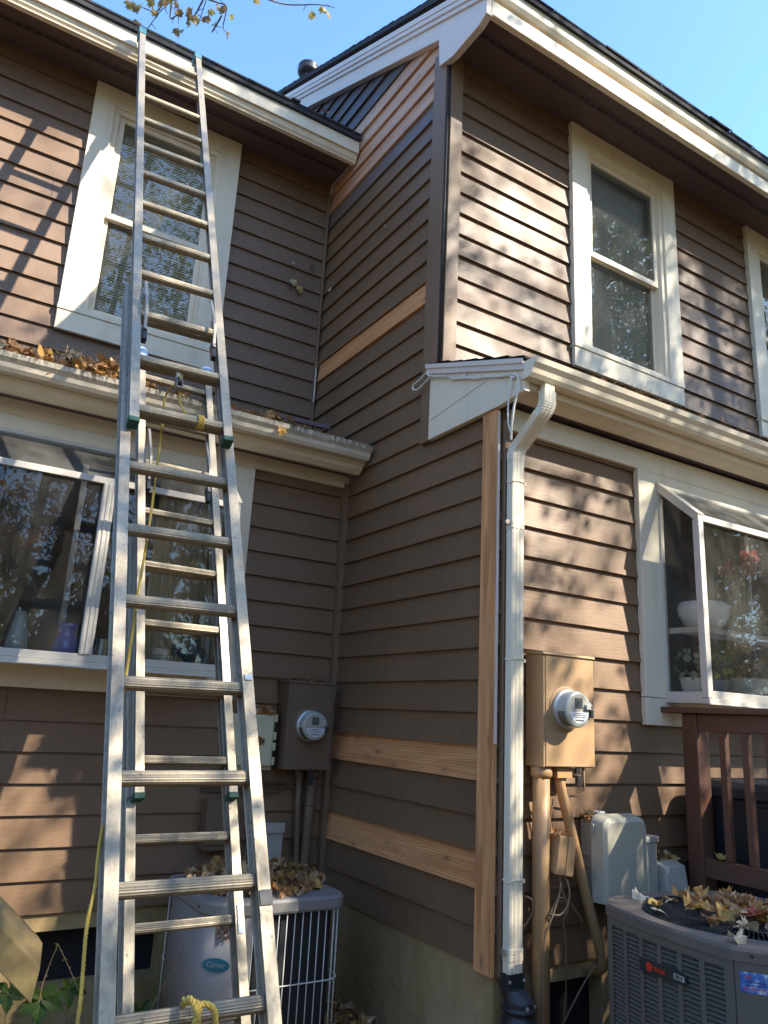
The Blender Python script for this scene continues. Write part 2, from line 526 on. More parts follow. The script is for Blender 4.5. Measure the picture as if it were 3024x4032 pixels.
M['alu'] = m_alu('weathered_aluminium')
M['alu_rung'] = m_alu('scuffed_aluminium_rung', (0.40, 0.33, 0.235), 0.45, 0.8)


def m_leaf(name, rough=0.55, trans=0.5):
    t = NT(name)
    ca = t.n('ShaderNodeVertexColor', layer_name='Col')
    c = t.mix(t.ramp(t.noise(40, None, 3), [(0.4, 0.0), (0.8, 0.5)]), ca.outputs[0], (0.10, 0.055, 0.02))
    t.set(c, rough)
    tr = t.n('ShaderNodeBsdfTranslucent')
    t.l(c, tr.inputs[0])
    mx = t.n('ShaderNodeMixShader')
    mx.inputs[0].default_value = trans
    t.l(t.b.outputs[0], mx.inputs[1])
    t.l(tr.outputs[0], mx.inputs[2])
    t.l(mx.outputs[0], t.out.inputs[0])
    return t.m


M['leaf'] = m_leaf('autumn_leaf')
M['dry_leaf'] = m_leaf('dry_leaf', 0.6, 0.15)


def m_glass(name, ior=1.75, wav=0.0012, tint=(0.93, 0.95, 0.94), dust=0.055):
    t = NT(name)
    t.t.nodes.remove(t.b)
    tr = t.n('ShaderNodeBsdfTransparent')
    tr.inputs[0].default_value = (*tint, 1)
    gl = t.n('ShaderNodeBsdfGlossy')
    gl.inputs['Roughness'].default_value = 0.004
    fr = t.n('ShaderNodeFresnel')
    fr.inputs[0].default_value = ior
    bp = t.n('ShaderNodeBump')
    bp.inputs['Strength'].default_value = 0.25
    bp.inputs['Distance'].default_value = wav
    t.l(t.noise(5.5, None, 2, 0.5), bp.inputs['Height'])
    t.l(bp.outputs[0], gl.inputs['Normal'])
    mx = t.n('ShaderNodeMixShader')
    t.l(fr.outputs[0], mx.inputs[0])
    t.l(tr.outputs[0], mx.inputs[1])
    t.l(gl.outputs[0], mx.inputs[2])
    df = t.n('ShaderNodeBsdfDiffuse')
    df.inputs[0].default_value = (0.6, 0.58, 0.52, 1)
    m2 = t.n('ShaderNodeMixShader')
    t.l(t.math('ADD', t.ramp(t.noise(3.5, t.map((1, 1, 0.6)), 5, 0.6), [(0.45, 0.0), (0.8, 0.10)]), dust), m2.inputs[0])
    t.l(mx.outputs[0], m2.inputs[1])
    t.l(df.outputs[0], m2.inputs[2])
    t.l(m2.outputs[0], t.out.inputs[0])
    return t.m


def m_clear():
    t = NT('pane_back')
    t.t.nodes.remove(t.b)
    tr = t.n('ShaderNodeBsdfTransparent')
    t.l(tr.outputs[0], t.out.inputs[0])
    return t.m


M['glass'] = m_glass('window_glass', 1.85)
M['glass_gw'] = m_glass('garden_window_glass', 1.5, 0.0012, (0.97, 0.98, 0.97), 0.025)
M['glass_dusty'] = m_glass('dusty_sloped_glass', 1.9, 0.001, (0.85, 0.85, 0.83), 0.10)
M['clear'] = m_clear()


def m_ground():
    t = NT('leaf_litter_soil')
    n1 = t.noise(1.3, None, 7, 0.65)
    n2 = t.noise(26, None, 6, 0.75)
    c = t.mix(n1, (0.10, 0.07, 0.042), (0.20, 0.14, 0.07))
    c = t.mix(t.ramp(n2, [(0.5, 0.0), (0.66, 1.0)]), c, (0.34, 0.19, 0.07))
    t.set(c, 0.95)
    t.bump(n2, 0.8, 0.03)
    return t.m


def m_sticker():
    t = NT('blue_sky_sticker')
    n = t.noise(28, None, 4, 0.6)
    c = t.ramp(n, [(0.42, (0.03, 0.09, 0.32)), (0.55, (0.07, 0.19, 0.46)), (0.68, (0.62, 0.66, 0.70))])
    t.set(c, 0.3)
    return t.m


M['ground'] = m_ground()
M['sticker'] = m_sticker()

# ------------------------------------------------------------------ ground
GZ = -0.55
g = MB()
NG = 40
for i in range(NG):
    for j in range(NG):
        x0, x1 = -60 + 120 * i / NG, -60 + 120 * (i + 1) / NG
        y0, y1 = -60 + 120 * j / NG, -60 + 120 * (j + 1) / NG
        g.face([(x0, y0, GZ), (x1, y0, GZ), (x1, y1, GZ), (x0, y1, GZ)])
setp(g.build('ground', M['ground']), kind='structure')

# ------------------------------------------------------------------ houses
YL, YU, YRU = 1.602, 2.2055, 0.565
LIP = 0.019
LH = empty('left_townhouse', (0, 0, 0), 'brown lap sided townhouse unit set back on the left with a ladder against its eave', 'house')
RH = empty('right_townhouse', (0, 0, 0), 'brown lap sided townhouse unit jutting forward on the right with fresh cedar patches', 'house')


def siding(face, pos, lo, hi, k0, k1, holes=(), skip=(), mb=None, step=None):
    """face 'y': wall looking to -y at y=pos; 'x': wall looking to -x at x=pos. lo, hi: numbers or functions of z."""
    mb = mb or MB()
    lo_f = lo if callable(lo) else (lambda z: lo)
    hi_f = hi if callable(hi) else (lambda z: hi)

    def P(u, z, off):
        return (u, pos + off, z) if face == 'y' else (pos + off, u, z)

    for k in range(k0, k1):
        if k in skip: continue
        za, zb = k * E, (k + 1) * E
        cuts = [za, zb]
        for (ua, ub, ha, hb) in holes:
            for h in (ha, hb):
                if za < h < zb: cuts.append(h)
        cuts.sort()
        wob = rnd.uniform(-0.0012, 0.0012)
        for a, b in zip(cuts[:-1], cuts[1:]):
            zm = (a + b) / 2
            segs = [(lo_f, hi_f)]
            if a == za:
                jt = rnd.uniform(-9, 9) if rnd.random() < 0.8 else None
            if jt is not None and lo_f(zm) + 0.5 < jt < hi_f(zm) - 0.5:
                segs = [(lo_f, (lambda v: (lambda z: v))(jt - 0.0013)), ((lambda v: (lambda z: v))(jt + 0.0013), hi_f)]
            for (ua, ub, ha, hb) in holes:
                if ha <= zm <= hb:
                    ns = []
                    for s0, s1 in segs:
                        if s0(zm) < ua: ns.append((s0, (lambda v: (lambda z: v))(min(ua, s1(zm)))))
                        if s1(zm) > ub: ns.append(((lambda v: (lambda z: v))(max(ub, s0(zm))), s1))
                    segs = ns
            oa, ob = LIP * (a - za) / E + wob, LIP * (b - za) / E + wob
            for s0, s1 in segs:
                if s1(zm) - s0(zm) < 0.004: continue
                mb.face([P(s0(a), a, oa), P(s1(a), a, oa), P(s1(b), b, ob), P(s0(b), b, ob)])
                if a == za:
                    mb.face([P(s0(a), a, wob), P(s0(a), a, LIP + 0.004), P(s1(a), a, LIP + 0.004), P(s1(a), a, wob)])
    return mb


# window openings:  (x0, x1, z0, z1)
WL = (-1.90, -0.81)
WR = (1.09, 2.215)
WR2 = (3.17, 4.30)
OPZ = (3.50, 5.145)


def opening(W):
    return (W[0] + 0.14, W[1] - 0.14, OPZ[0], OPZ[1])


GWL = dict(xl=-3.10, xr=-0.84, yw=YL, yf=YL - 0.30, zb=1.215, zf=2.145, zt=2.40, mull=(-1.575, -2.37))
GWR = dict(xl=1.14, xr=2.95, yw=0.0, yf=-0.285, zb=1.20, zf=2.135, zt=2.385, mull=(2.05,))

# --- siding, left unit
siding('y', YL, -6.0, -0.012, 0, 17, [(GWL['xl'] + 0.03, GWL['xr'] - 0.03, GWL['zb'], GWL['zt'])]).build('siding', M['siding'], LH)
siding('y', YU, -6.0, -0.012, 19, 35, [opening(WL)]).build('siding', M['siding_veiled'], LH)
MB().box(-0.03, -0.012, YL - 0.016, YL + 0.01, 0.0, 2.5).build('corner_bead', M['brown_trim'], LH)
MB().box(-0.03, -0.012, YU - 0.014, YU + 0.01, 2.9, 5.28).build('corner_bead', M['brown_trim'], LH)

# --- siding, side wall of right unit
CED_LOW, CED_MID, CED_TOP = (5, 2), (23,), (33, 34, 35, 36)


def rake_lo(z):
    return max(0.565, 0.60 + (z - 5.415) / 0.509) if z > 5.4 else 0.565


sd = siding('x', 0.0, 0.0, YL, 0, 17, skip=CED_LOW)
siding('x', 0.0, 0.565, YU + 0.3, 17, 33, skip=CED_MID + (32,), mb=sd)
sd.build('siding', M['siding'], RH)
siding('x', 0.0, 0.565, YU + 1.2, 32, 33).build('siding', M['siding_grey'], RH)
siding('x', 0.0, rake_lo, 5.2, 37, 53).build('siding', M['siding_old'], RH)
for k in CED_LOW:
    siding('x', -0.002, 0.113, YL - 0.01, k, k + 1).build('cedar_board', M['cedar'], RH)['label'] = 'unpainted new cedar siding board'
for k in CED_MID:
    siding('x', -0.002, 0.70, YU - 0.01, k, k + 1).build('cedar_board', M['cedar'], RH)['label'] = 'unpainted new cedar siding board'
for k in CED_TOP:
    siding('x', -0.002, rake_lo, YU + 0.9, k, k + 1).build('cedar_board', M['cedar_pink'], RH)['label'] = 'unpainted new cedar siding board'
MB().box(-0.026, 0.012, YL - 0.030, YL - 0.012, 0.0, 2.53).build('corner_bead', M['brown_trim'], RH)
mb = MB()
for k in range(9):
    z = 3.34 + k * 0.032
    mb.obox((-0.026 + rnd.uniform(-0.002, 0.002), YU - 0.030 + rnd.uniform(-0.003, 0.003), z), (0.002, 0, 0), (0, rnd.uniform(0.003, 0.007), 0), (0, 0, 0.018))
mb.build('caulk_smear', M['pot_white'], RH)
# --- siding, right unit fronts
siding('y', 0.0, 0.0, 6.5, 0, 17, [(GWR['xl'] + 0.03, GWR['xr'] - 0.03, GWR['zb'], GWR['zt'])]).build('siding', M['siding'], RH)
siding('y', YRU, 0.0, 6.5, 19, 35, [opening(WR), opening(WR2)]).build('siding', M['siding_veiled'], RH)

# --- corner boards of right unit
MB().box(-0.022, 0.010, YRU - 0.004, YRU + 0.135, 2.56, 5.33).build('corner_board', M['brown_trim'], RH, 0.003)
MB().box(0.012, 0.106, YRU - 0.024, YRU + 0.004, 2.98, 5.29).build('corner_board', M['brown_trim'], RH, 0.003)
MB().tube([(-0.006, YRU - 0.012, 3.0), (-0.005, YRU - 0.013, 4.2), (-0.006, YRU - 0.012, 5.28)], 0.006, 6).build('caulk_bead', M['bin_black'], RH, smooth=True)
MB().box(-0.024, 0.0, 0.000, 0.114, -0.012, 2.556).build('corner_board', M['cedar_v'], RH, 0.003)['label'] = 'unpainted new cedar corner board'
MB().box(-0.020, -0.007, -0.006, -0.001, 0.93, 2.545).build('backer_strip', M['rake'], RH)
MB().box(0.012, 0.062, -0.022, 0.004, -0.01, 2.50).build('corner_board', M['brown_trim'], RH, 0.003)

# --- foundations
fd = MB()
fd.box(0.012, 0.25, 0.02, YL + 0.2, GZ - 0.4, -0.002)
fd.box(0.251, 0.30, 0.021, 0.2, GZ - 0.4, -0.003)
fd.box(0.66, 6.5, 0.02, 0.2, GZ - 0.4, -0.002)
fd.box(0.30, 0.66, 0.02, 0.2, -0.075, -0.002)
fd.build('foundation', M['concrete'], RH)
MB().add([(0.30, 0.1, -1), (0.66, 0.1, -1), (0.66, 0.1, -0.07), (0.30, 0.1, -0.07)], [(0, 1, 2, 3)]).build('basement_window', M['room_dark'], RH)
fd = MB()
fd.box(-0.92, 0.012, YL + 0.02, YL + 0.2, GZ - 0.4, -0.002)
fd.box(-6, -1.635, YL + 0.02, YL + 0.2, GZ - 0.4, -0.002)
fd.box(-1.635, -0.92, YL + 0.02, YL + 0.2, -0.085, -0.002)
fd.box(-1.635, -0.92, YL + 0.02, YL + 0.2, GZ - 0.4, -0.345)
fd.build('foundation', M['concrete'], LH)
bw = MB().box(-1.64, -0.91, YL + 0.15, YL + 0.17, -0.36, -0.08).build('basement_window', M['room_dark'], LH)

# --- soffits with vent slots
def soffit(parent, x0, x1, y0, y1, z, yv):
    MB().box(x0, x1, y0, y1, z, z + 0.02).build('soffit', M['soffit'], parent)
    v = MB()
    x = x0 + 0.12 if x0 > -0.5 else x0
    while x < min(x1, 4.5) - 0.1:
        v.box(x, x + 0.040, yv, yv + 0.022, z - 0.004, z + 0.002)
        x += 0.062
    v.box(x0, x1, yv + 0.008, yv + 0.014, z - 0.002, z + 0.003)
    v.build('soffit_vent', M['bin_black'], parent)
    s = MB()
    s.box(x0, x1, yv - 0.014, yv - 0.004, z - 0.006, z + 0.002)
    s.box(x0, x1, yv + 0.028, yv + 0.040, z - 0.006, z + 0.002)
    s.build('vent_strip', M['soffit'], parent)


soffit(LH, -6, -0.002, 1.81, YU + 0.05, 5.297, 1.995)
soffit(RH, -0.02, 6.5, 0.16, YRU + 0.05, 5.295, 0.335)
# cover between rake return and soffit
# --- left fascia / eave
f = MB()
f.box(-6, -0.004, 1.75, 1.83, 5.300, 5.406)
f.build('fascia', M['cream'], LH, 0.004)
f = MB()
f.prism([(-6, 1.768, 5.300), (-6, 1.83, 5.300), (-6, 1.83, 5.243), (-6, 1.802, 5.243), (-6, 1.782, 5.263)], (5.996, 0, 0))
f.box(-6, -0.004, 1.792, 1.83, 5.234, 5.244)
f.build('fascia_trim', M['cream'], LH, 0.003)


def shingle_roof(parent, x0, x1, y0, z0, slope, y1, th=0.045, seed=1):
    """stepped courses so the roof reads as shingles"""
    mb = MB()
    rr = random.Random(seed)
    n = int((y1 - y0) / 0.125)
    for i in range(n):
        ya = y0 + i * 0.125
        za = z0 + (ya - y0) * slope
        yb, zb = ya + 0.14, za + 0.14 * slope
        x = x0
        while x < x1:
            xe = min(x1, x + rr.uniform(0.22, 0.36))
            j = rr.uniform(-0.006, 0.006) if i == 0 else rr.uniform(-0.003, 0.003)
            lift = rr.uniform(0.004, 0.012)
            mb.add([(x, ya + j, za + lift), (xe - 0.004, ya + j, za + lift), (xe - 0.004, yb, zb), (x, yb, zb),
                    (x, ya + j, za - 0.006), (xe - 0.004, ya + j, za - 0.006)],
                   [(0, 1, 2, 3), (4, 5, 1, 0)])
            x = xe
    # deck and drip edge
    mb.add([(x0, y0 + 0.01, z0 - th), (x1, y0 + 0.01, z0 - th), (x1, y0 + 0.01, z0), (x0, y0 + 0.01, z0),
            (x0, y1, z0 - th + (y1 - y0) * slope), (x1, y1, z0 - th + (y1 - y0) * slope), (x1, y1, z0 - 0.004 + (y1 - y0) * slope), (x0, y1, z0 - 0.004 + (y1 - y0) * slope)],
           [(0, 1, 2, 3), (0, 1, 5, 4), (3, 2, 6, 7), (0, 3, 7, 4), (1, 2, 6, 5)])
    return mb.build('roof', M['shingle'], parent)


SL = 0.515
shingle_roof(LH, -6, -0.004, 1.717, 5.453, SL, 6.0, seed=2)
MB().add([(-6, 6.0, 7.6), (0, 6.0, 7.6), (0, 10, 5.4), (-6, 10, 5.4)], [(0, 1, 2, 3)]).build('roof', M['shingle'], LH)
# loose shingle tabs on the left eave
lt = MB()
lt.box(-0.62, -0.55, 1.705, 1.735, 5.464, 5.476)
lt.build('loose_tab', M['shingle'], LH)
# --- right eave
shingle_roof(RH, -0.085, 6.5, 0.065, 5.468, SL, 4.1, seed=3)
MB().add([(-0.08, 4.1, 7.54), (6.5, 4.1, 7.54), (6.5, 8, 5.5), (-0.08, 8, 5.5)], [(0, 1, 2, 3)]).build('roof', M['shingle'], RH)
MB().prism([(0, 0.095, 5.425), (0, 0.16, 5.425), (0, 0.16, 5.338), (0, 0.125, 5.338), (0, 0.105, 5.365)], (6.5, 0, 0)).build('crown_trim', M['cream'], RH, 0.003)
MB().box(-0.01, 6.5, 0.148, 0.17, 5.29, 5.345).build('fascia_backing', M['soffit'], RH)
MB().box(-0.01, 6.5, 0.125, 0.165, 5.195, 5.305).build('fascia', M['cream'], RH, 0.004)
# --- rake (gable edge)
def rk(y): return 5.397 + (y - 0.60) * 0.512


rb = MB()
rb.prism([(-0.045, 0.125, 5.315), (-0.045, 0.125, 5.178), (-0.045, 0.20, 5.146), (-0.045, 0.465, 5.140), (-0.045, 0.612, 5.180), (-0.045, 0.630, rk(0.63)),
          (-0.045, 4.1, rk(4.1)), (-0.045, 4.1, rk(4.1) + 0.175), (-0.045, 0.20, rk(0.20) + 0.175)][::-1], (0.047, 0, 0))
rb.build('rake_board', M['rake'], RH, 0.003)
rb = MB()
rb.prism([(-0.072, 0.085, rk(0.085) + 0.172), (-0.072, 4.1, rk(4.1) + 0.172), (-0.072, 4.1, rk(4.1) + 0.212), (-0.072, 0.085, rk(0.085) + 0.212)], (0.03, 0, 0))
rb.prism([(-0.060, 0.095, rk(0.095) + 0.135), (-0.060, 4.1, rk(4.1) + 0.135), (-0.060, 4.1, rk(4.1) + 0.174), (-0.060, 0.095, rk(0.095) + 0.174)], (0.02, 0, 0))
rb.prism([(-0.078, 0.075, rk(0.075) + 0.212), (-0.078, 4.1, rk(4.1) + 0.212), (-0.078, 4.1, rk(4.1) + 0.262), (-0.078, 0.075, rk(0.075) + 0.262)], (0.03, 0, 0))
rb.build('rake_crown', M['rake'], RH, 0.003)
# --- vent pipe on the right roof
vp = MB()
vc = (0.157, 3.34, 7.0)
vp.lathe([(0.068, 0), (0.068, 0.47)], vc, n=20)
vp.lathe([(0.068, 0.43), (0.105, 0.455), (0.112, 0.475), (0.112, 0.505), (0.10, 0.520), (0.108, 0.530), (0.108, 0.545), (0.09, 0.56)], vc, n=24)
vp.build('vent_pipe', M['bin_black'], RH, smooth=True)

# --- pent roofs over the ground floors
def gutter_prof():
    # (y towards viewer is negative, z) K-style, open top
    return [(0.0, 0.0), (-0.055, 0.0), (-0.070, 0.018), (-0.078, 0.040), (-0.098, 0.062), (-0.105, 0.088), (-0.096, 0.088), (-0.090, 0.066), (-0.068, 0.044), (-0.060, 0.022), (-0.050, 0.008), (0.0, 0.008)]


def gutter(parent, x0, x1, yb, zb, mat):
    mb = MB()
    pr = gutter_prof()
    n = len(pr)
    mb.add([(x0, yb + a, zb + b) for a, b in pr] + [(x1, yb + a, zb + b) for a, b in pr], [(i, (i + 1) % n, n + (i + 1) % n, n + i) for i in range(n)])
    for x in (x0, x1):
        o = 0.0015 if x == x0 else -0.0015
        mb.prism([(x, yb, zb)] + [(x, yb + a, zb + b) for a, b in pr[1:6]] + [(x, yb, zb + 0.088)], (o, 0, 0))
    mb.box(x0, x1, yb - 0.002, yb + 0.004, zb, zb + 0.10)
    return mb.build('gutter', mat, parent)


# left
gutter(LH, -6, -0.02, 1.335, 2.615, M['cream_dirty'])
lf = MB()
lf.box(-6, -0.012, 1.342, 1.375, 2.60, 2.72)
lf.prism([(-6, 1.350, 2.612), (-6, 1.44, 2.612), (-6, 1.44, 2.552), (-6, 1.405, 2.552), (-6, 1.372, 2.575)], (5.988, 0, 0))
lf.build('fascia', M['cream'], LH, 0.004)
MB().box(-6, -0.012, 1.43, YL + 0.02, 2.585, 2.60).build('soffit', M['soffit'], LH)
MB().box(-6, -0.012, YL - 0.022, YL + 0.01, 2.50, 2.60).build('frieze_board', M['cream'], LH, 0.003)
shingle_roof(LH, -6, -0.004, 1.305, 2.722, 0.34, 2.24, 0.02, seed=5)
# right
gutter(RH, -0.045, 6.5, -0.205, 2.635, M['cream'])
rf = MB()
rf.box(0.0, 6.5, -0.198, -0.165, 2.60, 2.72)
rf.prism([(-0.03, -0.19, 2.632), (-0.03, -0.09, 2.632), (-0.03, -0.09, 2.575), (-0.03, -0.12, 2.575), (-0.03, -0.165, 2.60)], (6.53, 0, 0))
rf.build('fascia', M['cream'], RH, 0.004)
MB().box(0.0, 6.5, -0.11, 0.02, 2.60, 2.615).build('soffit', M['soffit'], RH)
MB().box(0.063, 6.5, -0.022, 0.01, 2.455, 2.575).build('frieze_board', M['cream'], RH, 0.003)
shingle_roof(RH, -0.055, 6.5, -0.235, 2.745, 0.345, 0.60, 0.02, seed=6)
ck = MB()
ck.prism([(-0.036, 0.592, 2.556), (-0.036, -0.03, 2.560), (-0.036, -0.215, 2.580), (-0.036, -0.215, 2.735), (-0.036, 0.592, 3.0)], (0.034, 0, 0))
ck.build('cheek_board', M['cream'], RH, 0.003)
ck = MB()
def pz(y): return 2.742 + (y + 0.235) * 0.345
ck.prism([(-0.052, -0.225, pz(-0.225) - 0.066), (-0.052, 0.615, pz(0.615) - 0.066), (-0.052, 0.615, pz(0.615) - 0.030), (-0.052, -0.225, pz(-0.225) - 0.030)], (0.02, 0, 0))
ck.prism([(-0.060, -0.225, pz(-0.225) - 0.034), (-0.060, 0.615, pz(0.615) - 0.034), (-0.060, 0.615, pz(0.615) - 0.006), (-0.060, -0.225, pz(-0.225) - 0.006)], (0.026, 0, 0))
ck.build('rake_trim', M['rake'], RH, 0.002)
# seam in the cheek board
MB().tube([(-0.037, 0.57, 2.67), (-0.037, 0.06, 2.735)], 0.0012, 4).build('board_seam', M['steel'], RH)


# --- double hung windows
def dh_window(parent, W, yw, blinds=False, label=None, shade=False):
    x0, x1 = W
    ox0, ox1, oz0, oz1 = opening(W)
    fr = MB().box(x0, ox0 + 0.004, yw - 0.028, yw + 0.012, 3.498, 5.288)
    fr.box(ox1 - 0.004, x1, yw - 0.028, yw + 0.012, 3.498, 5.288)
    fr.box(ox0 + 0.004, ox1 - 0.004, yw - 0.0265, yw + 0.012, oz1 - 0.004, 5.288)
    win = fr.build('window', M['cream'], parent, 0.003)
    if label: win['label'] = label
    sl_ = MB()
    sl_.box(x0 - 0.004, x1 + 0.004, yw - 0.032, yw + 0.02, 3.485, 3.520)
    sl_.build('sill', M['cream'], win, 0.004)
    ap = MB().box(x0, x1, yw - 0.024, yw + 0.005, 3.345, 3.484)
    ap.build('apron', M['cream'], win, 0.003)
    j = MB()                                  # jamb and vinyl frame
    fwid = 0.042
    j.box(ox0, ox0 + fwid, yw - 0.012, yw + 0.10, oz0 + 0.02, oz1)
    j.box(ox1 - fwid, ox1, yw - 0.012, yw + 0.10, oz0 + 0.02, oz1)
    j.box(ox0 + fwid, ox1 - fwid, yw - 0.011, yw + 0.10, oz1 - 0.045, oz1)
    j.box(ox0 + fwid, ox1 - fwid, yw - 0.004, yw + 0.10, oz0 + 0.015, oz0 + 0.045)
    for s in (0, 1):                          # inner stops
        xa = ox0 + fwid if s == 0 else ox1 - fwid - 0.012
        j.box(xa, xa + 0.012, yw + 0.004, yw + 0.09, oz0 + 0.045, oz1 - 0.045)
    j.build('frame', M['cream'], win, 0.002)
    a0, a1 = ox0 + fwid + 0.012, ox1 - fwid - 0.012
    zm = 4.29

    def sash(za, zb, ya, st=0.036):
        s = MB()
        s.box(a0, a0 + st, ya, ya + 0.03, za, zb)
        s.box(a1 - st, a1, ya, ya + 0.03, za, zb)
        s.box(a0 + st, a1 - st, ya, ya + 0.03, zb - st, zb)
        s.box(a0 + st, a1 - st, ya, ya + 0.03, za, za + st + 0.008)
        s.build('sash', M['cream'], win, 0.002)
        gl = MB()
        vs = [(a0 + st - 0.004, za + st), (a1 - st + 0.004, za + st), (a1 - st + 0.004, zb - st + 0.004), (a0 + st - 0.004, zb - st + 0.004)]
        gl.face([(x, ya + 0.012, z) for x, z in vs], 0)
        gl.face([(x, ya + 0.016, z) for x, z in vs][::-1], 1)
        gl.build('glass', [M['glass'], M['clear']], win, fix=False)

    sash(zm - 0.02, oz1 - 0.045, yw + 0.010)
    sash(oz0 + 0.04, zm + 0.02, yw + 0.046)
    rm = MB()
    X0, X1, Y0, Y1, Z0, Z1 = ox0 - 0.5, ox1 + 0.5, yw + 0.12, yw + 3.0, 2.9, 5.28
    rm.face([(X0, Y1, Z0), (X1, Y1, Z0), (X1, Y1, Z1), (X0, Y1, Z1)])
    rm.face([(X0, Y0, Z0), (X0, Y1, Z0), (X0, Y1, Z1), (X0, Y0, Z1)])
    rm.face([(X1, Y0, Z0), (X1, Y1, Z0), (X1, Y1, Z1), (X1, Y0, Z1)])
    rm.face([(X0, Y0, Z0), (X1, Y0, Z0), (X1, Y1, Z0), (X0, Y1, Z0)])
    rm.face([(X0, Y0, Z1), (X1, Y0, Z1), (X1, Y1, Z1), (X0, Y1, Z1)])
    for q in ((X0, ox0, Z0, Z1), (ox1, X1, Z0, Z1), (ox0, ox1, Z0, oz0), (ox0, ox1, oz1, Z1)):
        rm.face([(q[0], Y0, q[2]), (q[1], Y0, q[2]), (q[1], Y0, q[3]), (q[0], Y0, q[3])])
    rm.build('interior', M['room'], win, fix=False)
    if shade:  # flat grey panel added behind the panes for its grey tone
        MB().box(ox0 - 0.02, ox1 + 0.02, yw + 0.113, yw + 0.117, oz0 + 0.0, oz1 - 0.01).build('grey_panel', M['panel_grey'], win)
    if blinds:
        b = MB()
        z = oz0 + 0.05
        while z < oz1 - 0.06:
            b.obox((0.5 * (ox0 + ox1), yw + 0.112, z), (0.5 * (ox1 - ox0) - 0.02, 0, 0), (0, 0.0055, 0.0105), (0, -0.0005, 0.0003))
            z += 0.0205
        for x in (ox0 + 0.2, ox0 + 0.42, ox1 - 0.2): b.box(x, x + 0.004, yw + 0.099, yw + 0.101, oz0 + 0.05, oz1 - 0.05)
        b.box(ox0, ox1, yw + 0.095, yw + 0.13, oz1 - 0.07, oz1 - 0.03)
        b.build('blinds', M['blind'], win)
    return win


dh_window(LH, WL, YU, True)
dh_window(RH, WR, YRU, shade=True)
dh_window(RH, WR2, YRU, True)


